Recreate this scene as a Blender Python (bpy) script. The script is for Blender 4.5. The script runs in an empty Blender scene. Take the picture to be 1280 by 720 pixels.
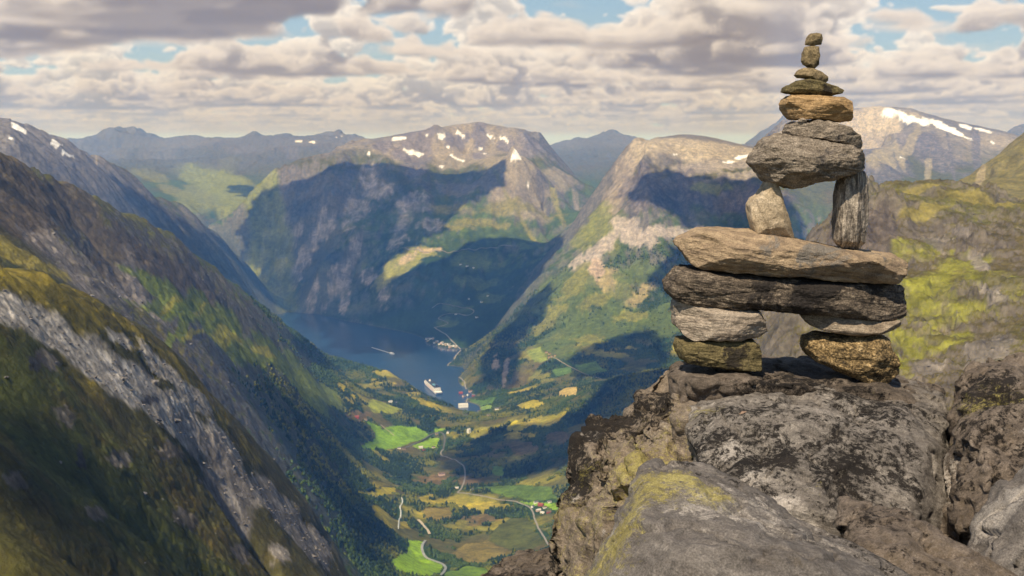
import bpy, bmesh, math, random, os
import numpy as np
from mathutils import Vector, Matrix

QUICK = float(os.environ.get('SCENE_QUICK', '1'))      # 1 = full mesh resolution
random.seed(7)
scene = bpy.context.scene
COL = scene.collection
F = 1422.0                       # focal length in pixels of a 1280 wide picture
TH = math.radians(7.4)           # camera pitch below the horizon
CAMZ = 1.6
CT, ST = math.cos(TH), math.sin(TH)

def ray(px, py):
    """direction (x, 1, z) through a picture point"""
    a = (np.asarray(px, float) - 640) / F
    b = (360 - np.asarray(py, float)) / F
    d = CT + b * ST
    return a / d, (b * CT - ST) / d

def at(px, py, Y):
    """world point seen at (px, py) that lies Y metres in front"""
    x, z = ray(px, py)
    return np.array([x * Y, Y + 0 * x, CAMZ + z * Y])

# ---------------------------------------------------------------- noise
_rs = np.random.RandomState(11)
_PERM = _rs.permutation(4096).astype(np.int32)
_G2 = _rs.uniform(0, 2 * np.pi, 4096).astype(np.float32)
_GX, _GY = np.cos(_G2), np.sin(_G2)
_g3 = _rs.normal(size=(4096, 3)).astype(np.float32)
_g3 /= np.linalg.norm(_g3, axis=1)[:, None]
_R1 = _rs.rand(4096).astype(np.float32)
_R2 = _rs.rand(4096).astype(np.float32)

def _h2(i, j):
    return _PERM[(_PERM[i & 4095] + j) & 4095]

def perlin2(x, y):
    x = np.asarray(x, np.float32); y = np.asarray(y, np.float32)
    xi = np.floor(x); yi = np.floor(y)
    fx = x - xi; fy = y - yi
    xi = xi.astype(np.int32); yi = yi.astype(np.int32)
    u = fx * fx * fx * (fx * (fx * 6 - 15) + 10); v = fy * fy * fy * (fy * (fy * 6 - 15) + 10)
    def g(i, j, dx, dy):
        h = _h2(i, j)
        return _GX[h] * dx + _GY[h] * dy
    a = g(xi, yi, fx, fy); b = g(xi + 1, yi, fx - 1, fy)
    c = g(xi, yi + 1, fx, fy - 1); d = g(xi + 1, yi + 1, fx - 1, fy - 1)
    a = a + (b - a) * u; c = c + (d - c) * u
    return (a + (c - a) * v) * 1.5

def fbm2(x, y, octs=5, gain=.5, lac=2.03, ridged=False):
    s = 0; amp = 1; tot = 0
    for o in range(octs):
        n = perlin2(x + 17.3 * o, y - 9.1 * o)
        if ridged: n = 1 - 2 * np.abs(n)
        s = s + n * amp; tot += amp
        amp *= gain; x = x * lac; y = y * lac
    return s / tot

def perlin3(p):
    p = np.asarray(p, np.float32)
    pi = np.floor(p); f = p - pi; pi = pi.astype(np.int32)
    w = f * f * f * (f * (f * 6 - 15) + 10)
    def g(i, j, k):
        h = _PERM[(_h2(pi[:, 0] + i, pi[:, 1] + j) + pi[:, 2] + k) & 4095]
        gr = _g3[h]
        return gr[:, 0] * (f[:, 0] - i) + gr[:, 1] * (f[:, 1] - j) + gr[:, 2] * (f[:, 2] - k)
    def lx(j, k):
        a = g(0, j, k); return a + (g(1, j, k) - a) * w[:, 0]
    def ly(k):
        a = lx(0, k); return a + (lx(1, k) - a) * w[:, 1]
    a = ly(0)
    return (a + (ly(1) - a) * w[:, 2]) * 1.5

def fbm3(p, octs=4, gain=.5, lac=2.07, ridged=False):
    s = 0; amp = 1; tot = 0; p = np.asarray(p, np.float32)
    for o in range(octs):
        n = perlin3(p + 13.7 * o)
        if ridged: n = 1 - 2 * np.abs(n)
        s = s + n * amp; tot += amp
        amp *= gain; p = p * lac
    return s / tot

def sstep(a, b, x):
    t = np.clip((x - a) / (b - a), 0, 1)
    return t * t * (3 - 2 * t)

# ---------------------------------------------------------------- object helpers
def mesh_np(name, verts, faces, mat=None, smooth=False, parent=None, nv=None):
    """verts (n,3), faces (m,k) numpy arrays -> one linked mesh object"""
    verts = np.asarray(verts, np.float32); faces = np.asarray(faces, np.int32)
    me = bpy.data.meshes.new(name)
    n, (m, k) = len(verts), faces.shape
    me.vertices.add(n); me.vertices.foreach_set('co', verts.ravel())
    me.loops.add(m * k); me.loops.foreach_set('vertex_index', faces.ravel())
    me.polygons.add(m)
    me.polygons.foreach_set('loop_start', np.arange(0, m * k, k, dtype=np.int32))
    me.polygons.foreach_set('loop_total', np.full(m, k, np.int32))
    me.polygons.foreach_set('use_smooth', np.full(m, smooth))
    me.update(calc_edges=True)
    o = bpy.data.objects.new(name, me); COL.objects.link(o)
    if mat: me.materials.append(mat)
    if parent: o.parent = parent
    return o

def add_col(o, rgb, name='col'):
    me = o.data
    c = np.ones((len(me.vertices), 4), np.float32); c[:, :3] = rgb
    at_ = me.color_attributes.new(name, 'FLOAT_COLOR', 'POINT')
    at_.data.foreach_set('color', c.ravel())

def tag(o, label=None, cat=None, group=None, kind=None):
    if label: o['label'] = label
    if cat: o['category'] = cat
    if group: o['group'] = group
    if kind: o['kind'] = kind
    return o

def bm_obj(name, bm, mat=None, parent=None, smooth=False):
    me = bpy.data.meshes.new(name); bm.to_mesh(me); bm.free()
    if smooth:
        for p in me.polygons: p.use_smooth = True
    o = bpy.data.objects.new(name, me); COL.objects.link(o)
    if mat: me.materials.append(mat)
    if parent: o.parent = parent
    return o

def empty(name, loc, rz=0):
    o = bpy.data.objects.new(name, None); COL.objects.link(o)
    o.location = loc; o.rotation_euler = (0, 0, rz)
    o.empty_display_size = .1
    return o

# ---------------------------------------------------------------- material helpers
class NT:
    def __init__(s, mat):
        mat.use_nodes = True
        s.m = mat; s.t = mat.node_tree; s.t.nodes.clear()
    def n(s, typ, ins=None, **kw):
        nd = s.t.nodes.new(typ)
        for k, v in kw.items(): setattr(nd, k, v)
        for k, v in (ins or {}).items():
            if isinstance(v, tuple) and len(v) == 2 and hasattr(v[0], 'outputs'):
                s.t.links.new(v[0].outputs[v[1]], nd.inputs[k])
            elif hasattr(v, 'outputs'):
                s.t.links.new(v.outputs[0], nd.inputs[k])
            else: nd.inputs[k].default_value = v
        return nd
    def noise(s, vec, scale, detail=4, rough=.55, dist=0, **kw):
        return s.n('ShaderNodeTexNoise', {'Vector': vec, 'Scale': scale, 'Detail': detail, 'Roughness': rough, 'Distortion': dist}, **kw)
    def ramp(s, fac, stops, interp='LINEAR'):
        r = s.n('ShaderNodeValToRGB', {'Fac': fac})
        r.color_ramp.interpolation = interp
        el = r.color_ramp.elements
        while len(el) < len(stops): el.new(.5)
        for e, (p, c) in zip(el, stops):
            e.position = p
            e.color = (c, c, c, 1) if not isinstance(c, tuple) else (*c, 1)
        return r
    def mix(s, fac, a, b, mode='MIX'):
        m = s.n('ShaderNodeMix', data_type='RGBA', blend_type=mode)
        for idx, v in ((0, fac), (6, a), (7, b)):
            if isinstance(v, tuple) and len(v) == 2 and hasattr(v[0], 'outputs'):
                s.t.links.new(v[0].outputs[v[1]], m.inputs[idx])
            elif hasattr(v, 'outputs'):
                s.t.links.new(v.outputs[2] if v.bl_idname == 'ShaderNodeMix' else v.outputs[0], m.inputs[idx])
            elif idx == 0: m.inputs[0].default_value = v
            else: m.inputs[idx].default_value = (*v, 1)
        return m
    def math(s, op, a, b=0.0):
        m = s.n('ShaderNodeMath', operation=op)
        for i, v in ((0, a), (1, b)):
            if hasattr(v, 'outputs'): s.t.links.new(v.outputs[0], m.inputs[i])
            else: m.inputs[i].default_value = v
        return m
    def out(s, bsdf, disp=None):
        o = s.n('ShaderNodeOutputMaterial'); s.t.links.new(bsdf.outputs[0], o.inputs[0])
        return s.m
    def bsdf(s, color, rough=.9, normal=None, spec=.3, **kw):
        b = s.n('ShaderNodeBsdfPrincipled')
        c = color
        if hasattr(c, 'outputs'):
            s.t.links.new(c.outputs[2] if c.bl_idname == 'ShaderNodeMix' else c.outputs[0], b.inputs['Base Color'])
        else: b.inputs['Base Color'].default_value = (*c, 1)
        if hasattr(rough, 'outputs'): s.t.links.new(rough.outputs[0], b.inputs['Roughness'])
        else: b.inputs['Roughness'].default_value = rough
        b.inputs['Specular IOR Level'].default_value = spec
        if normal: s.t.links.new(normal.outputs[0], b.inputs['Normal'])
        for k, v in kw.items(): b.inputs[k].default_value = v
        return b

def plain(name, col, rough=.8, var=.12, scale=2.0):
    """a painted or weathered plain surface: base colour with slight procedural mottling"""
    t = NT(bpy.data.materials.new(name))
    tc = t.n('ShaderNodeTexCoord')
    nz = t.noise((tc, 3), scale, 5)
    r = t.ramp(nz, [(.3, tuple(max(0, c * (1 - var)) for c in col)), (.7, tuple(min(1, c * (1 + var)) for c in col))])
    return t.out(t.bsdf(r, rough))

def cube_sphere(n):
    l = np.linspace(-1, 1, n + 1)
    a, b = np.meshgrid(np.tan(l * math.pi / 4), np.tan(l * math.pi / 4), indexing='ij')
    a = a.ravel(); b = b.ravel(); o = np.ones_like(a)
    vs, fs = [], []
    i = np.arange((n + 1) ** 2).reshape(n + 1, n + 1)
    q4 = np.stack([i[:-1, :-1].ravel(), i[1:, :-1].ravel(), i[1:, 1:].ravel(), i[:-1, 1:].ravel()], 1)
    for k, (v, flip) in enumerate([((o, a, b), 0), ((-o, a, b), 1), ((a, o, b), 1), ((a, -o, b), 0), ((a, b, o), 0), ((a, b, -o), 1)]):
        vs.append(np.stack(v, 1)); f = q4 + k * (n + 1) ** 2
        fs.append(f[:, ::-1] if flip else f)
    v = np.concatenate(vs); f = np.concatenate(fs)
    v /= np.linalg.norm(v, axis=1)[:, None]
    key = np.round(v * 1e5).astype(np.int64); key = key[:, 0] * 10 ** 12 + key[:, 1] * 10 ** 6 + key[:, 2]
    _, first, inv = np.unique(key, return_index=True, return_inverse=True)
    return v[first], inv.ravel()[f]
# ================================================================ TERRAIN
WATER = -1450.0
WL = CAMZ + 0  # eye level
pts = []
def P(px, py, Y): 
    q = at(px, py, Y * 1000); pts.append(tuple(q))
def PL(lst, dens=.35):
    """crest polyline: densified in 3-D so that it stays a crest"""
    q = [at(a, b, c * 1000) for a, b, c in lst]
    for i in range(len(q) - 1):
        n = max(1, int(np.linalg.norm(q[i + 1] - q[i]) / (dens * 400)))
        for k in range(n): pts.append(tuple(q[i] + (q[i + 1] - q[i]) * k / n))
    pts.append(tuple(q[-1]))
    return q
def Q(px, Y, z):
    """ground level z (m) at picture column px, Y km away (ground the photo does not show)"""
    pts.append(((px - 640) / F * Y * 1000, Y * 1000, z))
def back(q, dy, dz, step=1):
    for p in q[::step]: pts.append((p[0] * (1 + dy * 1000 / p[1]), p[1] + dy * 1000, p[2] - dz))

# the slope under the camera
for px in (-300, 0, 320, 640, 960, 1280, 1580):
    for Y, z in ((-.06, 1), (.0, 0), (.002, -.25), (.0045, -1.1), (.02, -14), (.1, -70), (.25, -150)): Q(px, Y, z)
for px in (-300, 0, 320): Q(px, .42, -205)
for px, l in ((640, ((.5, -290), (1.0, -560), (1.6, -800), (2.2, -985), (2.6, -1090))),
              (760, ((.5, -280), (1.0, -540), (1.6, -780), (2.2, -960), (2.8, -1120))),
              (480, ((.5, -270), (1.0, -500), (1.4, -680), (2.0, -930), (2.5, -1060))),
              (900, ((.5, -250), (1.0, -520), (1.6, -800), (2.4, -1000), (3.4, -1180)))):
    for Y, z in l: Q(px, Y, z)
Q(320, .8, -370); Q(320, 1.1, -470); Q(150, .6, -270); Q(1280, .5, -150); Q(1100, .5, -170); Q(1100, .8, -220); Q(1500, .5, -120)
# near left spur
A = PL([(-120, 318, .8), (-60, 325, .85), (0, 335, .92), (60, 345, 1.0), (110, 370, 1.1), (160, 400, 1.2), (215, 440, 1.3), (260, 490, 1.4), (300, 535, 1.48), (345, 590, 1.56), (385, 640, 1.62), (420, 700, 1.66), (436, 760, 1.7)], .12)
back(A, .35, 120, 2); back(A, .12, 22, 1)
for a in ((0, 420, .78), (100, 480, .88), (200, 560, .95), (280, 640, 1.02), (350, 700, 1.12), (0, 560, .6), (100, 620, .66), (200, 700, .74), (0, 680, .5), (340, 640, 1.3), (200, 480, 1.1), (100, 420, .98)): P(*a)
# second left ridge
B = PL([(-160, 130, 1.7), (-80, 165, 1.9), (0, 193, 2.2), (30, 207, 2.4), (60, 220, 2.6), (100, 240, 2.9), (150, 262, 3.3), (200, 285, 3.7), (250, 325, 4.2), (300, 365, 4.8), (350, 405, 5.4), (400, 440, 6.2), (425, 453, 6.6)], .25)
back(B[:8], .7, 350); back(B[7:], .5, 330)
for a in ((30, 290, 1.85), (0, 300, 1.6), (120, 345, 2.25), (180, 390, 2.4), (230, 430, 2.35), (270, 480, 2.45), (310, 520, 2.5), (360, 600, 2.6), (430, 700, 2.6), (100, 300, 2.5), (200, 340, 3.1), (300, 420, 3.9), (350, 440, 4.5),
          (385, 468, 5.1), (350, 480, 3.9), (300, 470, 3.2), (400, 540, 3.9), (420, 600, 3.4), (450, 650, 3.1), (470, 700, 2.9), (380, 500, 4.3), (250, 370, 3.6)): P(*a)
# third left ridge, the wall of the fjord
Cc = PL([(-120, 130, 6), (-50, 150, 6.2), (0, 152, 6.5), (15, 149, 6.6), (50, 163, 7), (90, 180, 7.4), (130, 200, 7.8), (175, 235, 8.2), (225, 262, 8.8), (270, 290, 9.3), (310, 335, 9.9), (333, 379, 10.15)])
back(Cc, 1.2, 420)
for a in ((20, 180, 6.0), (80, 215, 6.3), (140, 245, 7.0), (200, 285, 7.6), (260, 330, 8.2), (300, 358, 8.7), (328, 384, 9.3)): P(*a)
for a in ((0, 5, -1150), (0, 3.8, -700), (150, 5.6, -1430), (250, 7.2, -1450), (-200, 4, -500)): Q(*a)
# fjord bed
for a, b in ((360, 395), (400, 405), (430, 425), (470, 425), (510, 432), (545, 450), (500, 460), (530, 478), (560, 470), (570, 485), (450, 445), (385, 400)):
    x, z = ray(a, b); Y = (WATER - CAMZ) / z; pts.append((x * Y, Y, -1560))
for a in ((345, 8.9, -1560), (380, 7.8, -1560), (420, 7.0, -1540), (460, 6.8, -1520), (300, 8.2, -1500)): Q(*a)
def shore(lst, z0=WATER):
    for a, b in lst:
        x, z = ray(a, b); Y = (z0 - CAMZ) / z; pts.append((x * Y, Y, z0))
shore([(335, 381), (367, 387), (400, 393), (450, 404), (480, 410), (509, 416)], -1450)
shore([(533, 429), (552, 434), (577, 438), (566, 447), (558, 457), (574, 470), (584, 486), (590, 497), (566, 501)], -1447)
shore([(600, 497), (620, 496), (610, 503), (640, 493)], -1436)
# wooded knoll before the water and the valley floor
K = PL([(398, 470, 5.9), (410, 457, 6.1), (440, 452, 6.2), (480, 463, 6.1), (520, 487, 5.95), (560, 505, 5.8), (580, 516, 5.6)], .2)
back(K, .28, 110)
for a in ((430, 480, 5.7), (470, 500, 5.5), (520, 515, 5.4), (560, 530, 5.25), (480, 530, 5.05), (455, 545, 4.85), (500, 550, 5.0), (430, 530, 4.7), (540, 550, 5.1), (440, 560, 4.5),
          (560, 580, 4.65), (600, 545, 5.1), (620, 520, 5.4), (650, 505, 5.6), (700, 490, 5.6), (740, 482, 5.6), (640, 600, 4.3), (520, 600, 4.4), (470, 600, 4.2), (500, 650, 3.75), (560, 650, 3.8), (620, 650, 3.8),
          (680, 640, 3.85), (520, 700, 3.3), (600, 710, 3.25), (680, 690, 3.4), (650, 560, 4.7), (700, 580, 4.3), (760, 560, 4.2), (720, 525, 4.9), (600, 620, 4.1)): P(*a)
for a in ((800, 3.6, -1130), (900, 3.4, -1050), (860, 4.6, -1060), (780, 3.0, -1100)): Q(*a)
SP = PL([(860, 462, 4.9), (800, 470, 5.0), (770, 478, 5.05), (735, 494, 5.1), (700, 512, 5.1)], .25)
back(SP, .5, 110)
# central massif
E = PL([(270, 282, 10.6), (285, 268, 10.8), (340, 235, 11.2), (380, 210, 11.4), (440, 181, 11.6), (480, 171, 11.8), (540, 161, 12), (570, 156, 12.1), (597, 152, 12.2), (620, 157, 12.2), (645, 161, 12.3), (672, 166, 12.3), (685, 187, 12.2), (700, 203, 12.1), (720, 222, 11.9), (748, 242, 11.7), (775, 262, 11.5)])
back(E, 1.3, 420)
PL([(548, 222, 10.9), (575, 216, 11.0), (600, 212, 10.9), (622, 200, 10.9), (640, 188, 10.9), (655, 197, 10.8), (668, 215, 10.6), (690, 240, 10.5)])
for a in ((580, 193, 11.6), (540, 192, 11.5), (500, 196, 11.3), (620, 178, 11.8), (660, 182, 11.8), (520, 215, 11.0),
          (400, 262, 10.6), (450, 300, 10.0), (400, 335, 9.75), (500, 345, 9.3), (500, 262, 10.4), (550, 300, 9.8), (560, 345, 9.2), (600, 260, 10.2), (600, 340, 9.2), (640, 300, 9.6), (640, 330, 9.3), (680, 270, 10.5),
          (720, 280, 10.7), (660, 350, 8.9), (600, 395, 8.3), (640, 385, 8.2), (300, 330, 10.6), (350, 300, 10.6), (450, 382, 9.2), (350, 372, 9.95), (550, 400, 8.6), (580, 420, 8.0), (500, 395, 8.85), (690, 310, 9.8)): P(*a)
# right mountain with the flat top
Fm = PL([(793, 182, 8.6), (820, 175, 8.9), (850, 168, 9.2), (880, 173, 9.2), (910, 179, 9.2), (940, 184, 9.1), (1000, 190, 9), (1080, 200, 8.8)])
back(Fm, 1.5, 350)
FL = PL([(793, 182, 8.6), (781, 200, 8.5), (765, 226, 8.4), (745, 256, 8.2), (716, 296, 8.0), (690, 327, 7.9), (652, 378, 7.6), (622, 410, 7.35), (597, 445, 7.0), (582, 474, 6.65)])
for p in FL[1:]: pts.append((p[0] - 160, p[1] + 500, p[2] - 260))
PL([(800, 202, 8.25), (850, 206, 8.3), (900, 215, 8.2), (950, 232, 8.1), (1000, 245, 8.0)])
for a in ((800, 255, 7.85), (850, 262, 7.8), (900, 272, 7.8), (780, 300, 7.6), (850, 320, 7.4), (720, 345, 7.4), (740, 400, 6.9), (800, 380, 7.0), (680, 420, 6.9), (645, 460, 6.5), (700, 462, 6.3), (760, 442, 6.4), (820, 440, 6.4),
          (625, 486, 6.2), (680, 484, 6.0), (760, 468, 6.0), (900, 380, 6.9), (960, 400, 6.6), (900, 330, 7.2), (1000, 300, 7.5), (1000, 400, 6.8), (900, 440, 6.3), (960, 340, 7.1), (1040, 270, 7.7)): P(*a)
# snow mountain on the right
G = PL([(950, 174, 10.5), (990, 150, 10.8), (1030, 142, 11), (1060, 137, 11), (1095, 133, 11), (1140, 135, 11), (1190, 150, 10.8), (1240, 163, 10.6), (1280, 174, 10.4), (1380, 196, 10)])
back(G, 1.5, 300)
for a in ((1050, 160, 10.3), (1110, 165, 10.2), (1170, 172, 10.1), (1100, 188, 9.6), (1180, 195, 9.6), (1250, 198, 9.6), (1120, 222, 9.0), (1180, 225, 9), (1060, 195, 9.6), (1060, 232, 8.8)): P(*a)
for a in ((1150, 5, -900), (1150, 7, -620), (1280, 5.5, -500), (1400, 6, -300), (1000, 5.4, -1100), (1050, 3.5, -1000)): Q(*a)
# near green spur on the right
H = PL([(965, 500, 1.15), (985, 430, 1.2), (1000, 380, 1.27), (1018, 320, 1.4), (1035, 290, 1.48), (1060, 259, 1.58), (1085, 236, 1.68), (1120, 227, 1.75), (1160, 228, 1.8), (1200, 234, 1.8), (1235, 241, 1.75), (1280, 254, 1.7), (1380, 285, 1.6), (1500, 300, 1.5)], .12)
back(H[4:], .5, 190); back(H[4:], .12, 16)
for p in H[:7]: pts.append((p[0] - 120, p[1] + 60, p[2] - 190))
for a in ((1100, 330, 1.42), (1150, 300, 1.5), (1200, 330, 1.42), (1250, 330, 1.36), (1150, 400, 1.2), (1250, 400, 1.16), (1100, 450, 1.1), (1200, 460, 1.05), (1280, 450, 1.0), (1060, 350, 1.4), (1050, 420, 1.2), (1150, 255, 1.68), (1230, 275, 1.58), (1150, 480, .98), (1400, 460, .95), (1060, 480, 1.05)): P(*a)
I_ = PL([(1130, 270, 2.7), (1180, 241, 3.0), (1200, 229, 3.1), (1225, 212, 3.3), (1255, 200, 3.4), (1280, 189, 3.5), (1380, 160, 3.8), (1500, 140, 4)], .2)
back(I_, .8, 300)
for a in ((1240, 225, 2.9), (1290, 235, 2.7), (1380, 240, 2.5)): P(*a)
# far ranges
D = PL([(-100, 185, 15), (40, 200, 16), (80, 186, 19), (97, 174, 20), (120, 167, 20.3), (150, 164, 20.5), (166, 171, 20.4), (178, 167, 21), (192, 170, 21), (212, 183, 20), (235, 186, 21), (258, 188, 22), (283, 181, 18.5), (302, 173, 18.5), (321, 169, 18.5), (345, 180, 18.5), (366, 179, 19), (392, 173, 19.3), (428, 165, 19.5), (447, 175, 19.5), (480, 185, 19)], 1.0)
back(D, 2, 500, 2)
for a in ((150, 200, 18.5), (200, 212, 16.5), (235, 222, 15), (280, 206, 16), (330, 198, 16), (390, 200, 16), (262, 240, 14), (300, 250, 13), (335, 228, 14.2), (288, 262, 12.4), (230, 235, 13.6), (180, 228, 14), (400, 186, 17.5)): P(*a)
Q(220, 12, -760); Q(160, 11.5, -650); Q(400, 13.6, -450)
D2 = PL([(660, 200, 19), (690, 188, 19.5), (712, 183, 20), (730, 184, 20), (745, 174, 20.5), (758, 169, 21), (776, 171, 21), (796, 180, 20), (840, 185, 20)], 1.0)
back(D2, 2, 500, 2)
for a in ((745, 205, 17.5), (720, 215, 16), (760, 200, 17.5), (745, 236, 14)): P(*a)
Q(680, 15, -500)
D3 = PL([(930, 192, 22), (955, 170, 22), (973, 151, 22.5), (988, 145, 23), (1012, 152, 23), (1050, 175, 22)], 1.0)
back(D3, 2, 600, 2)
Q(960, 14, -400); Q(960, 18, -300)
D4 = PL([(1240, 190, 16), (1266, 164, 16), (1275, 157, 16), (1295, 155, 16), (1330, 175, 16), (1420, 165, 16)], 1.0)
back(D4, 2, 500); Q(1280, 13, -300)
for px in (-400, -200, 0, 200, 400, 600, 800, 1000, 1200, 1400, 1600):
    Q(px, 26, -220 + 60 * math.sin(px)); Q(px, 32, -260)
for Y in (2, 4, 8, 12, 18): Q(1650, Y, -60 if Y < 6 else 100); Q(-370, Y, 60)

PT = np.array(pts); PK = PT[:, :2] / 1000.0
# thin duplicates out
keep = []
for i in range(len(PT)):
    if all(np.hypot(*(PK[i] - PK[j])) > 1e-3 * (1 + 6 * PK[i, 1]) for j in keep): keep.append(i)
PT = PT[keep]; PK = PK[keep]
_d = np.linalg.norm(PK[:, None] - PK[None], axis=2)
_A = np.block([[-_d, np.c_[np.ones(len(PK)), PK]], [np.r_[np.ones((1, len(PK))), PK.T], np.zeros((3, 3))]])
_w = np.linalg.solve(_A + 1e-9 * np.eye(len(_A)), np.r_[PT[:, 2], 0, 0, 0])
def rbf(x, y):
    """height and gradient (per metre) of the smooth base; x, y in metres, 1-D"""
    x = x / 1000.; y = y / 1000.
    h = np.empty_like(x); gx = np.empty_like(x); gy = np.empty_like(x)
    n = len(PK)
    for s in range(0, len(x), 20000):
        dx = x[s:s + 20000, None] - PK[:, 0]; dy = y[s:s + 20000, None] - PK[:, 1]
        r = np.sqrt(dx * dx + dy * dy + 4e-6)
        h[s:s + 20000] = -r @ _w[:n] + _w[n] + _w[n + 1] * x[s:s + 20000] + _w[n + 2] * y[s:s + 20000]
        gx[s:s + 20000] = -(dx / r) @ _w[:n] + _w[n + 1]
        gy[s:s + 20000] = -(dy / r) @ _w[:n] + _w[n + 2]
    return h, gx / 1000, gy / 1000

# grid: u = X / (Y + Y0), rows spaced so that each is about one picture line
Y0 = 100.0
def rows(a, b, k): 
    n = max(2, int(math.log(b / a) / k)); return list(np.geomspace(a, b, n, endpoint=False))
q = 1.12 / QUICK
Yr = np.array([-60, -40, -20, -8, -2, 2, 5] + rows(8, 300, .04 * q) + rows(300, 900, .0022 * q) + rows(900, 2200, .0021 * q) + rows(2200, 9500, .0023 * q) + rows(9500, 13000, .0026 * q) + rows(13000, 24000, .005 * q) + rows(24000, 26500, .02) + [26500.])
Ur = np.concatenate([np.linspace(-.66, -.50, int(70 * QUICK), endpoint=False), np.linspace(-.50, .50, int(1120 * QUICK), endpoint=False), np.linspace(.50, .66, int(70 * QUICK))])
NV, NU = len(Yr), len(Ur)
GY, GU = np.meshgrid(Yr, Ur, indexing='ij')
GXX = GU * (GY + Y0)
# base on a coarse grid in the same coordinates, then interpolated
cv = np.linspace(0, NV - 1, int(NV / 3)); cu = np.linspace(0, NU - 1, int(NU / 4))
cY = np.interp(cv, np.arange(NV), Yr); cU = np.interp(cu, np.arange(NU), Ur)
CY, CU = np.meshgrid(cY, cU, indexing='ij')
bh, bgx, bgy = rbf((CU * (CY + Y0)).ravel(), CY.ravel())
def up(a):
    a = a.reshape(CY.shape)
    iu = np.clip(np.searchsorted(cu, np.arange(NU), 'right') - 1, 0, len(cu) - 2); fu = (np.arange(NU) - cu[iu]) / (cu[iu + 1] - cu[iu])
    a = a[:, iu] * (1 - fu) + a[:, iu + 1] * fu
    iv = np.clip(np.searchsorted(cv, np.arange(NV), 'right') - 1, 0, len(cv) - 2); fv = ((np.arange(NV) - cv[iv]) / (cv[iv + 1] - cv[iv]))[:, None]
    return (a[iv] * (1 - fv) + a[iv + 1] * fv)
H0 = up(bh); HX = up(bgx).astype(np.float32); HY = up(bgy).astype(np.float32)
X2 = GXX.astype(np.float32); Y2 = GY.astype(np.float32)

def erosion(x, y, dx, dy):
    xi = np.floor(x).astype(np.int32); yi = np.floor(y).astype(np.int32)
    fx = x - xi; fy = y - yi
    va = 0; vx = 0; vy = 0; wt = 0
    for i in (-1, 0, 1):
        for j in (-1, 0, 1):
            h = _h2(xi + i, yi + j)
            px_ = fx - i - _R1[h] * .6 - .2; py_ = fy - j - _R2[h] * .6 - .2
            d = px_ * px_ + py_ * py_
            w = np.maximum(0, 1 - d * .62); w = w * w + 1e-5; wt = wt + w
            mag = (px_ * dx + py_ * dy) * 6.2832
            va = va + np.cos(mag) * w
            sn = -np.sin(mag) * w
            vx = vx + sn * dx; vy = vy + sn * dy
    return va / wt, vx / wt, vy / wt

# how rugged: nothing on the valley floor, the water and the ground at our feet
above = sstep(-1440, -1180, H0) 
valley = sstep(-1000, -1250, H0) * sstep(2500, 3200, Y2) * sstep(7000, 5800, Y2) * sstep(-900, -300, X2)
slope0 = np.sqrt(HX ** 2 + HY ** 2)
rug = sstep(.12, .55, slope0) * (.25 + .75 * above) * (1 - .85 * valley)
calm = 1 - .80 * sstep(300, -300, X2) * sstep(7000, 5500, Y2) - .35 * sstep(300, 500, X2) * sstep(2600, 2200, Y2)
rug = rug * calm
far_ = sstep(12500, 14500, Y2); rug = np.maximum(rug, far_ * 1.0)
base_n = fbm2(X2 / 1300, Y2 / 1300, 3)
Hn = H0 + rug * base_n * (40 + 5 * far_) * sstep(2500, 6000, Y2)
gx = HX.copy(); gy = HY.copy()
for lam, amp, ymin, ymax in ((900, 52, 4500, 9e4), (430, 26, 1800, 9e4), (210, 13, 700, 9e4), (100, 7.0, 400, 9e4), (48, 3.6, 200, 9500), (22, 1.9, 100, 4500), (10, .9, 60, 2600)):
    rws = np.where((Yr > ymin * .55) & (Yr < ymax))[0]
    s = slice(rws[0], rws[-1] + 1)
    m = sstep(ymin * .6, ymin * 1.4, Y2[s])
    if ymax < 8e4: m = m * sstep(ymax, ymax * .7, Y2[s])
    g = np.sqrt(gx[s] ** 2 + gy[s] ** 2) + 1e-4
    k = np.minimum(1, g * 2.2) / g
    v, vx, vy = erosion(X2[s] / lam + 3.3, Y2[s] / lam + 1.7, -gy[s] * k, gx[s] * k)
    a = amp * m * rug[s] * (1 + .1 * far_[s])
    Hn[s] += a * v
    # derivative feeds the next, finer channels
    gx[s] += a / lam * vx * 5.0; gy[s] += a / lam * vy * 5.0
rg = fbm2(X2 / 160, Y2 / 160, 6, .55, ridged=True)
Hn += rug * (rg - .2) * np.interp(Y2, [200, 1200, 5000, 12000], [2.5, 8, 12, 22])
# steps and ledges in the rock of the two near spurs
near = sstep(300, 600, Y2) * sstep(2400, 1900, Y2) * np.clip(sstep(-40, -150, X2) + sstep(200, 300, X2), 0, 1)
def n3d(lam, octs, gain=.6, ridged=False, off=0., rws=None):
    s_ = slice(None) if rws is None else rws
    p_ = np.stack([X2[s_].ravel() / lam + off, Y2[s_].ravel() / lam, Hn[s_].ravel().astype(np.float32) / lam], 1)
    return fbm3(p_, octs, gain, ridged=ridged).reshape(X2[s_].shape)
rN = slice(int(np.searchsorted(Yr, 300)), int(np.searchsorted(Yr, 2400)))
rM = slice(int(np.searchsorted(Yr, 1700)), int(np.searchsorted(Yr, 7200)))
nR = near[rN] * (.55 + .9 * sstep(-.2, .3, n3d(160, 3, rws=rN)))
tq_ = n3d(52, 4, .55, rws=rN) * 5; tt_ = tq_ - np.floor(tq_); rt_ = 1 + 2.6 * (X2[rN] > 200)
Hn[rN] += nR * rt_ * ((np.floor(tq_) + sstep(.5, 1, tt_)) / 5) * 7.5
Hn[rN] += nR * rt_ * (n3d(15, 4, .64, True, rws=rN) - .2) * 1.6
Hn[rN] += nR * n3d(5, 2, .7, rws=rN) * .5
midL = sstep(1750, 2100, Y2) * sstep(7000, 6000, Y2) * sstep(100, -200, X2) * sstep(-1250, -1050, H0)
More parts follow.
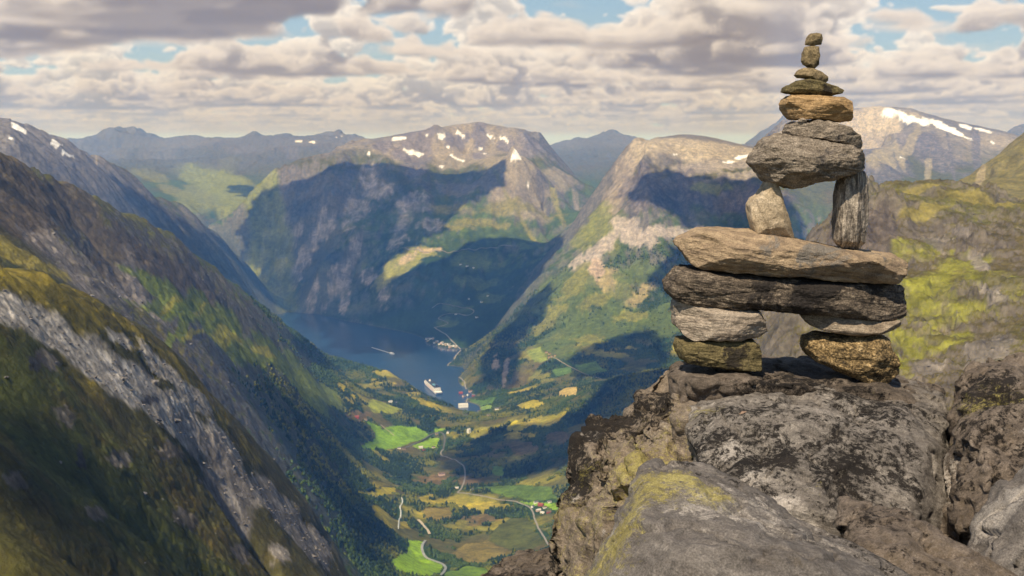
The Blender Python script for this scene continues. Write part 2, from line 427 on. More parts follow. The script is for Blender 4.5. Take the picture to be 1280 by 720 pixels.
Hn[rM] += midL[rM] * (n3d(230, 5, .6, rws=rM) * 30 + (n3d(45, 4, .62, True, rws=rM) - .2) * 6)
# gentle undulation of the valley
Hn += valley * (fbm2(X2 / 260, Y2 / 260, 4) * 16)
Hn += far_ * (fbm2(X2 / 1500, Y2 / 1500, 5, .5, ridged=True) - .25) * 95
flat = sstep(-1435, -1446, H0)
Hn = Hn * (1 - flat) + np.minimum(H0, 1e9) * flat
Hn[Yr < 40] = H0[Yr < 40]
Hn = Hn.astype(np.float64)

def Hs(x, y):
    """height of the finished terrain"""
    x = np.asarray(x, float); y = np.asarray(y, float)
    v = np.interp(y, Yr, np.arange(NV)); u = np.interp(x / (y + Y0), Ur, np.arange(NU))
    v = np.clip(v, 0, NV - 1.001); u = np.clip(u, 0, NU - 1.001)
    vi = v.astype(int); ui = u.astype(int); fv = v - vi; fu = u - ui
    return (Hn[vi, ui] * (1 - fv) * (1 - fu) + Hn[vi + 1, ui] * fv * (1 - fu) + Hn[vi, ui + 1] * (1 - fv) * fu + Hn[vi + 1, ui + 1] * fv * fu)
_YS = np.geomspace(300, 26400, 2600)
def cast(px, py):
    """first terrain (or water) point under picture point"""
    x, z = ray(px, py)
    zz = CAMZ + z * _YS
    hh = np.maximum(Hs(x * _YS, _YS), WATER)
    k = np.argmax(zz < hh)
    if not (zz < hh).any(): k = len(_YS) - 1
    k = max(k, 1)
    d0 = zz[k - 1] - hh[k - 1]; d1 = zz[k] - hh[k]
    t = d0 / (d0 - d1 + 1e-9)
    Y = _YS[k - 1] + (_YS[k] - _YS[k - 1]) * t
    return np.array([x * Y, Y, CAMZ + z * Y])
# ================================================================ GROUND COVER (base colours only)
Hu = np.gradient(Hn, axis=1) / np.gradient(Ur)[None, :]
HXf = Hu / (GY + Y0)
HYf = np.gradient(Hn, axis=0) / np.gradient(Yr)[:, None] - GU * HXf
slope = np.sqrt(HXf ** 2 + HYf ** 2).astype(np.float32)
Z2 = Hn.astype(np.float32)
n1 = fbm2(X2 / 420 + 5, Y2 / 420, 6, .6)
n2 = n3d(95, 5, .64)
n2[rN] = n2[rN] * (1 - .6 * near[rN]) + near[rN] * n3d(24, 4, .66, rws=rN) * .75
n3 = fbm2(X2 / 1500 + 1, Y2 / 1500 + 8, 4, .5)
nf = n3d(11, 2, .7) * 1.1
def C(*c): return np.array(c, np.float32)
FOREST, SCRUB, GRASS, YGRASS = C(.020, .042, .010), C(.055, .085, .018), C(.105, .150, .022), C(.215, .185, .030)
OLIVE, BROWN, ROCK, PALE, TAN, SNOW = C(.085, .080, .022), C(.105, .072, .032), C(.170, .155, .145), C(.52, .475, .42), C(.32, .275, .205), C(.86, .86, .88)
col = np.zeros(Z2.shape + (3,), np.float32) + FOREST
def blend(mask, c):
    global col
    col += (c - col) * mask[..., None]
treeline = Z2 + n1 * 260 + n2 * 60
scr = sstep(-980, -720, treeline); blend(scr, SCRUB)
alp = sstep(-640, -330, treeline); blend(alp * .9, OLIVE)
blend(sstep(.05, .4, n2 + .6 * n3) * (1 - .6 * alp) * sstep(-1250, -900, Z2) * .6, GRASS)
blend(sstep(.1, .5, n1 - .4 * n2) * alp * .5, BROWN)
blend(sstep(.15, .45, n2 * .8 + n1 * .5) * alp * .45, YGRASS * .8)
bare = sstep(-230, -20, Z2 + n1 * 130) * sstep(5000, 7000, Y2)
blend(bare * .9, ROCK * .95 + .03 * n2[..., None])
tn = sstep(-.2, .4, n3 + .5 * n2) * bare * sstep(.7, .3, slope)
blend(tn * .75, TAN)
# rock where it is steep
st = slope + n2 * .28 + n1 * .12 - .45 * (1 - calm) / .80 * sstep(1800, 2200, Y2)
rk = sstep(.62, .95, st) * (.35 + .65 * sstep(-1100, -500, Z2 + n1 * 200))
rk = np.where(Y2 > 6000, sstep(.66, 1.05, st) * (.45 + .55 * sstep(-1100, -500, Z2)), rk)
blend(np.clip(rk, 0, 1) * .85, ROCK)
crack = sstep(.25, .6, fbm2(X2 / 60 + 31, Y2 / 60, 5, .6, ridged=True))
crack[rN] = sstep(.2, .6, n3d(20, 4, .6, True, 31, rN))
blend(rk * crack * .45, ROCK * .35)

# ---- valley floor mosaic: woods, meadows, yellow grass
vm = sstep(-1080, -1200, Z2) * sstep(2600, 3000, Y2) * sstep(7400, 6600, Y2) * sstep(-1449, -1440, Z2)
vn = fbm2(X2 / 190 + 3, Y2 / 190 + 6, 5, .55)
vn2 = fbm2(X2 / 330 + 13, Y2 / 330 + 2, 4, .5)
blend(vm * .85, FOREST * 1.3)
open_ = vm * sstep(-.02, .20, vn)
blend(open_ * .9, OLIVE * 1.15)
blend(open_ * sstep(.0, .28, vn2) * .9, C(.23, .215, .028))
blend(open_ * sstep(.18, .4, vn2 - vn * .3) * .8, C(.36, .29, .045))
blend(open_ * sstep(-.05, -.3, vn2) * .8, C(.095, .075, .025))
forest_mask = np.clip(sstep(-600, -820, treeline) * sstep(1.35, 1.0, slope), 0, 1) * (1 - open_ * .93)

def patch(px, py, rx, ry, c, k=1.0, ang=0, edge=.35, fl=.5, cut=None, nomod=False):
    """a patch of other ground, centred on the terrain point seen at (px, py); its axes are measured there and its rim is frayed by noise"""
    global forest_mask
    a = math.radians(ang); ca, sa = math.cos(a), math.sin(a)
    p0 = cast(px, py)[:2]
    e1 = (cast(px + rx * ca, py + rx * sa)[:2] - cast(px - rx * ca, py - rx * sa)[:2]) / 2
    e2 = (cast(px - ry * sa, py + ry * ca)[:2] - cast(px + ry * sa, py - ry * ca)[:2]) / 2
    lim = max(rx, ry) / F * p0[1] * (1.3 if nomod else 4.5)
    for e in (e1, e2):
        L = np.hypot(*e)
        if L > lim: e *= lim / L
    M = np.stack([e1, e2], 1)
    if abs(np.linalg.det(M)) < 1e-3 * np.hypot(*e1) * np.hypot(*e2) + 1e-9: return
    R = 1.9 * (np.hypot(*e1) + np.hypot(*e2))
    r0, r1 = np.searchsorted(Yr, [p0[1] - R, p0[1] + R]); r0 = max(0, r0 - 1); r1 = min(NV, r1 + 1)
    us = [(p0[0] + s * R) / (max(50, p0[1] + t * R) + Y0) for s in (-1, 1) for t in (-1, 1)]
    c0, c1 = np.searchsorted(Ur, [min(us), max(us)]); c0 = max(0, c0 - 1); c1 = min(NU, c1 + 1)
    if r1 - r0 < 2 or c1 - c0 < 2: return
    s = (slice(r0, r1), slice(c0, c1))
    Mi = np.linalg.inv(M)
    dx = X2[s] - p0[0]; dy = Y2[s] - p0[1]
    q1 = Mi[0, 0] * dx + Mi[0, 1] * dy; q2 = Mi[1, 0] * dx + Mi[1, 1] * dy
    sc = (np.hypot(*e1) + np.hypot(*e2)) * .5
    nn = fbm3(np.stack([X2[s].ravel() / sc + px, Y2[s].ravel() / sc + py, Z2[s].ravel() / sc], 1), 4, .64).reshape(X2[s].shape)
    d = np.sqrt(q1 * q1 + q2 * q2) + nn * fl * 1.6
    m = sstep(1 + edge * .5, 1 - edge * .5, d) * k
    if cut == 'gaps': m = m * (.35 + .65 * sstep(-.12, .12, n2[s]))
    if cut == 'crack': c = np.asarray(c)[None, None] * (1 - .42 * crack[s][..., None]) * (1 + .30 * n2[s][..., None])
    elif not nomod: c = np.asarray(c)[None, None] * (1 + .45 * n2[s][..., None] + .3 * nf[s][..., None])
    col[s] += (c - col[s]) * m[..., None]
    forest_mask[s] *= (1 - m)
def inpoly(x, y, poly):
    r = np.zeros(x.shape, bool); n = len(poly)
    for i in range(n):
        x0, y0 = poly[i]; x1, y1 = poly[i - 1]
        if y0 == y1: continue
        r ^= ((y0 > y) != (y1 > y)) & (x < (x1 - x0) * (y - y0) / (y1 - y0) + x0)
    return r
def field(pp, c, stripe=0):
    global forest_mask
    w_ = np.array([cast(a, b)[:2] for a, b in pp])
    r0, r1 = np.searchsorted(Yr, [w_[:, 1].min(), w_[:, 1].max()]); s = slice(max(0, r0 - 1), r1 + 1)
    jx = X2[s] + perlin2(X2[s] / 40, Y2[s] / 40) * 7; jy = Y2[s] + perlin2(X2[s] / 40 + 50, Y2[s] / 40) * 9
    m = inpoly(jx, jy, w_).astype(np.float32)
    big = perlin2(X2[s] / 120, Y2[s] / 90)
    c = np.asarray(c)[None, None] * (1 + .28 * big[..., None] + .10 * nf[s][..., None] + .08 * n2[s][..., None])
    col[s] += (c - col[s]) * m[..., None]
    forest_mask[s] *= 1 - m

# near left spur: turf, a pale slabby band below the crest, dark rough pasture under it
sA = (Y2 < 1850) & (X2 < -60)
mA = sstep(1850, 1650, Y2) * sstep(-40, -120, X2)
blend(mA * .95, C(.062, .058, .016))
blend(mA * sstep(-.05, .35, n2) * .6, C(.095, .072, .022))
blend(mA * sstep(.05, .3, n1 - .3 * n2) * .55, C(.045, .062, .014))
blend(mA * sstep(.35, .55, n2 * .7 - n1 * .6) * .8, C(.15, .13, .12))
for a in ((60, 448), (85, 520), (150, 575), (215, 560), (265, 610), (20, 600), (120, 640), (260, 500), (300, 690), (180, 470), (230, 650)):
    patch(a[0], a[1], 16, 9, C(.17, .15, .14), .75, 30, fl=.8, cut='crack')
for a in ((30, 343, 40, 9, 12), (100, 375, 45, 14, 38), (165, 420, 45, 13, 45), (215, 455, 35, 10, 50), (265, 500, 35, 8, 52), (310, 560, 30, 7, 55)): patch(*a[:4], C(.17, .135, .022), .9, a[4], cut='gaps')
for a in ((10, 385, 40, 20, 30), (60, 415, 46, 20, 35), (110, 445, 46, 24, 35), (165, 480, 46, 24, 38), (215, 515, 40, 20, 38)): patch(*a[:4], PALE * 1.02, .95, a[4], fl=.35, cut='crack')
for a in ((200, 455, 40, 8, 45), (245, 500, 30, 11, 48), (150, 425, 20, 6, 30), (275, 545, 34, 14, 50)): patch(*a[:4], PALE * .95, .9, a[4], fl=.6, cut='crack')
for a in ((240, 545, 34, 16, 45), (285, 585, 40, 20, 50), (325, 615, 40, 20, 52), (360, 650, 36, 18, 50), (395, 680, 30, 14, 45), (350, 690, 16, 8, 45)): patch(*a[:4], C(.36, .325, .29), .92, a[4], fl=.55, cut='crack')
for a in ((45, 452, 7, 10), (190, 500, 10, 5), (100, 572, 6, 14)): patch(*a, C(.05, .045, .05), .8, fl=.9)
# second ridge
for a in ((20, 230, 50, 35, 30), (90, 270, 60, 30, 30), (170, 310, 60, 25, 35), (240, 360, 60, 18, 40), (40, 280, 40, 22, 20)): patch(*a[:4], C(.105, .082, .055), .8, a[4], fl=.7)
for a in ((60, 305, 36, 14, 28), (110, 335, 36, 16, 28), (150, 360, 34, 16, 25), (190, 385, 26, 10, 20)): patch(*a[:4], C(.25, .215, .185), .85, a[4], fl=.8, cut='gaps')
for a in ((25, 318, 40, 8, 30), (65, 338, 30, 6, 25), (0, 300, 20, 8, 20)): patch(*a[:4], C(.21, .175, .035), .9, a[4])
for a in ((215, 380, 50, 14, 12), (255, 400, 56, 20, 20), (225, 424, 56, 18, 15), (300, 430, 36, 16, 30), (190, 352, 40, 10, 30), (350, 455, 40, 12, 35), (400, 490, 30, 12, 20)): patch(*a[:4], C(.15, .185, .025), .9, a[4], fl=.8)
for a in ((250, 390, 30, 7, 10), (215, 378, 24, 7, 10), (285, 415, 26, 7, 20), (240, 415, 26, 6, 15), (330, 440, 20, 6, 30)): patch(*a[:4], C(.30, .27, .035), .8, a[4], fl=.8)
for a in ((255, 355, 14, 5, 45), (240, 340, 10, 3, 40)): patch(*a[:4], C(.16, .14, .13), .7, a[4])
patch(405, 425, 22, 6, C(.13, .10, .07), .6, 25)
# third ridge and the far left
for a in ((30, 165, 40, 12, 15), (95, 195, 45, 10, 25), (150, 220, 34, 8, 35)): patch(*a[:4], ROCK * .9, .8, a[4], fl=.7)
for a in ((98, 184, 26, 6, 20), (120, 195, 14, 5, 25)): patch(*a[:4], TAN * .9, .8, a[4])
for a in ((190, 222, 26, 7, 15), (215, 238, 22, 6, 20)): patch(*a[:4], C(.16, .16, .04), .8, a[4])
for a in ((280, 232, 60, 22, 0), (300, 252, 40, 14, 0), (345, 225, 36, 10, -8), (245, 245, 24, 14, 0), (285, 205, 14, 18, 0)): patch(*a[:4], C(.16, .17, .035), .85, a[4], fl=.6)
for a in ((135, 188, 30, 16), (200, 190, 22, 12)): patch(*a, C(.20, .19, .19), .8, fl=.8)
for a in ((300, 186, 24, 5), (365, 195, 40, 8)): patch(*a, C(.19, .165, .15), .8, fl=.8)
# central massif
for a in ((600, 180, 60, 20, 8), (540, 182, 46, 18, 0), (640, 200, 40, 14, 25), (580, 200, 40, 10, -5), (500, 190, 30, 12, 0), (690, 225, 30, 8, 30)): patch(*a[:4], TAN * .82, .75, a[4], fl=.6)
for a in ((600, 165, 10, 14, 0), (660, 178, 16, 12, 35), (520, 172, 24, 8, 0), (570, 178, 16, 8, 0), (635, 185, 16, 8, 20), (480, 182, 16, 8, 0)): patch(*a[:4], C(.15, .135, .145), .8, a[4], fl=.7)
for a in ((360, 300, 9, 34, 35), (375, 335, 7, 34, 25), (350, 350, 6, 26, 20), (450, 255, 14, 40, 25), (470, 235, 18, 14, 0), (440, 320, 8, 36, 20), (420, 345, 7, 30, 20), (460, 345, 12, 10, 0), (500, 290, 10, 30, 15), (400, 290, 10, 28, 30), (390, 370, 6, 20, 15), (430, 375, 6, 18, 10), (330, 330, 8, 26, 30), (520, 255, 20, 12, 0), (540, 285, 16, 8, 0), (480, 365, 8, 16, 10)):
    patch(*a[:4], C(.34, .30, .29), .8, a[4], fl=1.0, cut='gaps')
for a in ((610, 225, 40, 9, 5), (680, 240, 24, 6, 30), (570, 240, 26, 8, 0), (720, 250, 20, 5, 30)): patch(*a[:4], C(.17, .15, .13), .7, a[4], fl=.8)
for a in ((640, 258, 46, 8, 10), (700, 268, 34, 6, 10), (600, 278, 34, 6, 0), (570, 285, 22, 5, 0), (660, 290, 50, 5, 5), (560, 262, 24, 6, 0)): patch(*a[:4], C(.17, .16, .04), .8, a[4], fl=.7)
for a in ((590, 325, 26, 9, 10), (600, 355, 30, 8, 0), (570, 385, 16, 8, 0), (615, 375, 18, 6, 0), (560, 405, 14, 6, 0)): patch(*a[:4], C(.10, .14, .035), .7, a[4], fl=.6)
for a in ((503, 330, 28, 12, -35), (528, 318, 18, 8, -10), (480, 348, 14, 7, -40)): patch(*a[:4], C(.22, .22, .05), .85, a[4], fl=.8)
for a in ((508, 325, 14, 5, -30), (535, 313, 16, 3, 0)): patch(*a[:4], C(.38, .30, .19), .85, a[4], fl=.8)
# flat-topped mountain
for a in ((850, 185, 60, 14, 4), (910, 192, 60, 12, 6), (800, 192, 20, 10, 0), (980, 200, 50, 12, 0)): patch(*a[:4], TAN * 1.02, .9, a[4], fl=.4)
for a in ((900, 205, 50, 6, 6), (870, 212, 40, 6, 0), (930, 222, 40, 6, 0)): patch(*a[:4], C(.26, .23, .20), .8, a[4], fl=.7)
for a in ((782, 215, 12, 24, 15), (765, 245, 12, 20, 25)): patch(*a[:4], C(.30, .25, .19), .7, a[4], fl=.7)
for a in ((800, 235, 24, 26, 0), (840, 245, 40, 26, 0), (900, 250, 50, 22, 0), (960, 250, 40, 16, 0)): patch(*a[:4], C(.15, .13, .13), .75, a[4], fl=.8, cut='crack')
for a in ((890, 235, 26, 6, 0), (750, 280, 22, 18, -45), (730, 300, 20, 12, -50)): patch(*a[:4], C(.17, .18, .035), .8, a[4], fl=.7)
for a in ((740, 318, 30, 8, -40), (755, 308, 20, 8, -50), (785, 285, 22, 12, 20), (800, 300, 20, 10, 0), (820, 288, 24, 8, -10), (850, 290, 30, 6, 0), (720, 325, 12, 3, -35)): patch(*a[:4], C(.33, .29, .26), .85, a[4], fl=.8)
for a in ((765, 350, 20, 14, 30), (795, 375, 20, 9, -30), (775, 365, 22, 10, 20), (735, 345, 16, 10, 0)): patch(*a[:4], C(.30, .25, .12), .8, a[4], fl=.8)
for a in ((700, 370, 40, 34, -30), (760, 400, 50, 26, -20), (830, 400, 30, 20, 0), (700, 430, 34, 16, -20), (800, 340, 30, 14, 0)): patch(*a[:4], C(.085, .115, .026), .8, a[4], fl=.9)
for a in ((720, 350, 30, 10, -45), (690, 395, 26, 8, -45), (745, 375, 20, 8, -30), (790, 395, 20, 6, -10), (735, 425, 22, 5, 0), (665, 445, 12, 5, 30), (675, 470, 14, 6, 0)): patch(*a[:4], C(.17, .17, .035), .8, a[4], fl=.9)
for a in ((632, 462, 4, 16, 10), (620, 455, 5, 8, 0), (745, 335, 10, 12, 0)): patch(*a[:4], C(.36, .28, .22), .85, a[4], fl=.7)
# snow mountain
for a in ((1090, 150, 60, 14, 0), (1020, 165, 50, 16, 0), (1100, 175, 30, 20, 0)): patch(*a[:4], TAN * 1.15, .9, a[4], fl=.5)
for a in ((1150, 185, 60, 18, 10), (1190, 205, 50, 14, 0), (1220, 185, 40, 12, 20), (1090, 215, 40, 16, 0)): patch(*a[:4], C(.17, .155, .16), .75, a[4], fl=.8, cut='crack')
for a in ((1140, 175, 6, 20, 25), (1125, 195, 5, 22, -20), (1160, 215, 5, 14, -20), (1100, 200, 20, 14, 0)): patch(*a[:4], C(.30, .26, .16), .7, a[4], fl=.8)
# near right spur
mH = sstep(2100, 1950, Y2) * sstep(250, 330, X2)
blend(mH * .85, C(.090, .070, .026))
blend(mH * sstep(-.1, .25, n1 + .3 * n2) * .8, C(.115, .112, .020))
blend(mH * sstep(.25, .5, n2) * .7, C(.15, .12, .075))
blend(mH * sstep(.5, .9, slope + .3 * n2) * .7, C(.135, .115, .098))
for a in ((1150, 310, 34, 10, 10), (1190, 345, 46, 14, -20), (1150, 385, 40, 20, 0), (1130, 430, 24, 18, 0), (1125, 455, 20, 10, 0), (1215, 390, 50, 14, -15), (1250, 350, 34, 14, 0), (1180, 420, 40, 12, 0)): patch(*a[:4], C(.185, .185, .022), .75, a[4], fl=1.0, cut='gaps')
for a in ((1100, 285, 24, 44, 5), (1075, 300, 16, 30, 10), (1045, 300, 10, 20, 20)): patch(*a[:4], C(.13, .105, .085), .85, a[4], fl=.5, cut='crack')
for a in ((1150, 238, 50, 6, 2), (1220, 250, 50, 6, 5), (1160, 258, 30, 8, 0)): patch(*a[:4], C(.19, .16, .04), .8, a[4], fl=.7)
for a in ((1165, 300, 22, 5, 10), (1225, 330, 14, 8, 30), (1240, 365, 16, 8, 30), (1160, 460, 20, 8, 0), (1240, 430, 26, 10, 0), (1200, 290, 16, 6, 20)): patch(*a[:4], C(.25, .22, .19), .8, a[4], fl=1.0, cut='crack')
blend(sstep(2300, 2500, Y2) * sstep(4200, 3900, Y2) * sstep(900, 1000, X2) * .85, C(.16, .135, .045))
patch(1225, 225, 24, 6, C(.27, .22, .13), .8, -30)
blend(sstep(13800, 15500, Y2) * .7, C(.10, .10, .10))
for a in ((280, 232, 60, 20, 0), (330, 225, 40, 10, 0)): patch(*a[:4], C(.17, .19, .035), .8, a[4], fl=.6)
# snow
for a in ((24, 160, 14, 5, 25), (13, 173, 4, 2.5, 0), (49, 171, 7, 2, 10), (71, 177, 11, 3, 20), (84, 193, 9, 2, 25), (420, 172, 4, 2, 0), (427, 170, 5, 2, 20), (373, 176, 5, 1.5, 0), (391, 178, 5, 1.5, 0),
          (499, 173, 10, 3.5, -5), (534, 169, 2, 3, 0), (552, 170, 7, 4, 20), (575, 168, 7, 3.5, 20), (561, 183, 3, 2, 0), (518, 192, 14, 2.4, 12), (461, 192, 2, 4, 10), (552, 208, 4, 2, 0), (601, 186, 3, 1.5, 0), (606, 192, 3, 1.5, 0),
          (572, 199, 12, 1.5, 22), (612, 171, 6, 2.2, 30), (630, 173, 10, 2.6, 32), (647, 192, 9, 2.4, 35), (926, 196, 16, 3, -18), (912, 203, 8, 2, 0), (843, 193, 4, 1.2, 0), (660, 232, 3, 1.5, 0),
          (1118, 139, 18, 5, 10), (1140, 149, 26, 5, 18), (1172, 155, 22, 4.5, 22), (1195, 166, 22, 3.5, 24), (1207, 158, 10, 3, 15), (1229, 163, 13, 2, 12), (1255, 187, 4, 2, 0), (1240, 178, 5, 1.5, 30), (1128, 197, 4, 3, 20), (1268, 170, 6, 2, 10)):
    patch(a[0], a[1], a[2] * .9, a[3] * .78, SNOW * .92, 1.0, a[4], edge=.25, fl=.75, nomod=True)
# meadows of the valley
BR, BR2, LG, YF, BF, OF = C(.15, .27, .012), C(.19, .32, .014), C(.16, .25, .05), C(.38, .33, .035), C(.165, .135, .035), C(.075, .085, .018)
field([(456, 526), (465, 528), (480, 536), (496, 531), (521, 533), (537, 543), (514, 553), (501, 558), (456, 562), (450, 559), (469, 547), (467, 538)], BR)
field([(516, 557), (537, 548), (549, 547), (549, 559), (521, 561)], BR2)
field([(543, 536), (557, 535), (555, 538), (544, 541)], BR2)
field([(465, 499), (480, 503), (505, 512), (490, 517), (467, 516), (460, 508)], C(.24, .27, .03))
field([(489, 704), (505, 692), (511, 680), (507, 674), (529, 677), (528, 690), (534, 698), (554, 706), (551, 715), (535, 722), (497, 717)], BR2)
field([(562, 692), (582, 680), (610, 677), (646, 690), (615, 701), (607, 705), (585, 702)], BF)
field([(557, 716), (585, 706), (612, 712), (606, 726), (555, 726)], C(.12, .20, .02))
field([(448, 612), (495, 609), (494, 615), (448, 618)], YF)
field([(592, 609), (635, 606), (657, 605), (690, 610), (697, 624), (667, 626), (635, 621), (615, 615)], C(.085, .14, .02))
field([(645, 626), (667, 627), (705, 629), (698, 638), (685, 633), (665, 633)], BR2)
field([(615, 582), (630, 581), (630, 595), (617, 594)], C(.09, .16, .02))
field([(640, 647), (660, 647), (680, 680), (650, 690), (612, 676), (618, 660)], OF)
field([(530, 633), (563, 634), (567, 648), (545, 652), (530, 645)], C(.17, .135, .03))
field([(584, 499), (619, 496), (617, 504), (593, 506)], C(.08, .15, .03))
field([(593, 507), (615, 505), (615, 513), (603, 513)], LG)
field([(634, 533), (644, 525), (660, 533), (655, 539), (634, 540)], YF)
field([(645, 507), (668, 499), (682, 504), (670, 511), (650, 511)], YF * .85)
field([(698, 490), (706, 485), (722, 483), (722, 494), (699, 495)], C(.42, .32, .10))
field([(658, 439), (676, 434), (685, 450), (668, 454)], C(.17, .21, .04))
field([(717, 456), (745, 452), (762, 464), (735, 470)], C(.09, .15, .03))
field([(690, 462), (712, 458), (716, 466), (696, 470)], C(.08, .14, .03))
for a in ((540, 624, 22, 7, 0), (600, 631, 24, 5, 0), (630, 633, 16, 4, 0), (470, 605, 14, 4, 0), (478, 480, 16, 5, 10), (540, 505, 20, 5, 25), (520, 490, 10, 4, 20), (430, 480, 18, 8, 0), (440, 500, 16, 6, 0), (570, 545, 12, 5, -20), (650, 545, 16, 6, 0), (480, 640, 14, 8, 0), (500, 655, 12, 5, 0)): patch(*a[:4], C(.34, .28, .03), .8, a[4], fl=.9, cut='gaps')
for a in ((652, 560, 16, 10), (700, 545, 14, 8), (540, 600, 20, 5), (600, 650, 20, 6), (450, 520, 16, 6), (585, 600, 16, 5)): patch(*a, C(.15, .10, .045), .75, fl=.8)
forest_mask *= sstep(-1448, -1440, Z2)
blend(sstep(-1446, -1450, Z2) , C(.10, .09, .075))

def terrain_material():
    t = NT(bpy.data.materials.new('mountain_ground'))
    tc = t.n('ShaderNodeTexCoord'); vc = t.n('ShaderNodeVertexColor', layer_name='col')
    a = t.noise((tc, 3), .035, 8, .68); b = t.noise((tc, 3), .16, 6, .65)
    r1 = t.ramp(a, [(.30, .50), (.50, 1.0), (.72, 1.55)]); r2 = t.ramp(b, [(.3, .72), (.7, 1.28)])
    m1 = t.mix(1.0, (vc, 0), r1, 'MULTIPLY'); m2 = t.mix(1.0, m1, r2, 'MULTIPLY')
    bm1 = t.n('ShaderNodeBump', {'Height': (a, 0), 'Strength': .55, 'Distance': 9.0})
    bm2 = t.n('ShaderNodeBump', {'Height': (b, 0), 'Strength': .5, 'Distance': 2.5, 'Normal': bm1})
    return t.out(t.bsdf(m2, .95, bm2, .1))
def grid_faces(nv, nu):
    i = np.arange(nv * nu, dtype=np.int32).reshape(nv, nu)
    return np.stack([i[:-1, :-1].ravel(), i[:-1, 1:].ravel(), i[1:, 1:].ravel(), i[1:, :-1].ravel()], 1)
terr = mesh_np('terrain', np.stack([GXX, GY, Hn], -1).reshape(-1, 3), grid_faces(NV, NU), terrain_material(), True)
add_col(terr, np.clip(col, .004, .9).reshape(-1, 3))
tag(terr, kind='structure')

# the fjord
def water_material():
    t = NT(bpy.data.materials.new('fjord_water'))
    tc = t.n('ShaderNodeTexCoord')
    a = t.noise((tc, 3), .03, 5, .6); b = t.noise((tc, 3), .0016, 3, .5)
    bm_ = t.n('ShaderNodeBump', {'Height': (a, 0), 'Strength': .25, 'Distance': 1.2})
    r = t.ramp(b, [(.35, (.006, .026, .075)), (.65, (.012, .045, .11))])
    rr = t.ramp(b, [(.4, .14), (.6, .24)])
    return t.out(t.bsdf(r, rr, bm_, .5))
wx = np.linspace(-5200, 4200, 60); wy = np.linspace(5200, 12500, 60)
WX, WY = np.meshgrid(wx, wy)
wt2 = mesh_np('water', np.stack([WX.ravel(), WY.ravel(), np.full(WX.size, WATER)], 1), grid_faces(60, 60), water_material(), True)
tag(wt2, kind='structure')
# ================================================================ SKY: a raymarched deck of broken cumulus on a far dome
SUN = Vector((-.26, -.55, .79)).normalized()
def spectral(shape, cellm, beta, kmin, kmax, seed, zs=1.0):
    rs = np.random.RandomState(seed)
    f = np.fft.rfftn(rs.normal(size=shape).astype(np.float32))
    kx = np.fft.fftfreq(shape[0], cellm[0])[:, None, None]; ky = np.fft.fftfreq(shape[1], cellm[1])[None, :, None]; kz = np.fft.rfftfreq(shape[2], cellm[2])[None, None, :] * zs
    k = np.sqrt(kx * kx + ky * ky + kz * kz); k[0, 0, 0] = 1
    amp = k ** (-beta / 2) * (1 / (1 + (kmin / k) ** 6)) * np.exp(-(k / kmax) ** 2); amp[0, 0, 0] = 0
    r = np.fft.irfftn(f * amp, s=shape).astype(np.float32)
    return r / r.std()
CS = (130., 130., 60.)
SH = (416, 416, 64)
vA = spectral(SH, CS, 4.1, 1 / 12000., 1 / 330., 5, .5)
vB = spectral(SH, CS, 3.5, 1 / 2600., 1 / 280., 9)
vA = vA * 1.15 + (.8 - np.abs(vB)) * .42
vA = vA.astype(np.float32)
BASE, TOPH = 1500.0, 3300.0
def sampA(x, y, z):
    """trilinear, periodic"""
    gx_ = x / CS[0]; gy_ = y / CS[1]; gz_ = np.clip((z - BASE) / CS[2], 0, SH[2] - 1.001)
    xi = np.floor(gx_).astype(np.int32); yi = np.floor(gy_).astype(np.int32); zi = gz_.astype(np.int32)
    fx = gx_ - xi; fy = gy_ - yi; fz = gz_ - zi
    x0 = xi % SH[0]; x1 = (xi + 1) % SH[0]; y0 = yi % SH[1]; y1 = (yi + 1) % SH[1]
    def zz(i, j): return vA[i, j, zi] * (1 - fz) + vA[i, j, zi + 1] * fz
    return (zz(x0, y0) * (1 - fx) + zz(x1, y0) * fx) * (1 - fy) + (zz(x0, y1) * (1 - fx) + zz(x1, y1) * fx) * fy
def dens(x, y, z):
    h = (z - BASE) / TOPH
    prof = sstep(0, .07, h) * 1.0
    thr = CLOUD_THR + .55 * perlin2(x / 15000 + 3.3, y / 15000) + 1.9 * np.maximum(h - .06, 0) ** .8
    n = sampA(x * .86 + y * .5 + SEEDX, y * .86 - x * .5, z)
    return np.clip((n - thr) * 2.6, 0, 1) * prof * (h < 1) * (h > 0)
CLOUD_THR = .86; SEEDX = 23500.
NAZ, NEL = int(1250 * min(1, QUICK + .1)), int(330 * min(1, QUICK + .1))
az = np.radians(np.linspace(-31, 31, NAZ)).astype(np.float32)
elv = np.radians(np.linspace(-3.0, 12.5, NEL)).astype(np.float32)
EL, AZ = np.meshgrid(elv, az, indexing='ij')
dxr = (np.sin(AZ) * np.cos(EL)).ravel(); dyr = (np.cos(AZ) * np.cos(EL)).ravel(); dzr = np.sin(EL).ravel()
act = dzr > math.sin(math.radians(.2))
ai = np.where(act)[0]
rgbc = np.zeros((len(dxr), 3), np.float32); Tc = np.ones(len(dxr), np.float32); dist_c = np.zeros(len(dxr), np.float32)
SKB = np.array([.36, .53, .74], np.float32)
STEPS = 170
rj = np.random.RandomState(3).rand(len(dxr)).astype(np.float32)
SUNL = np.array([1.0, .92, .80], np.float32) * 1.1
AMB_T = np.array([.43, .43, .45], np.float32); AMB_B = np.array([.15, .125, .14], np.float32)
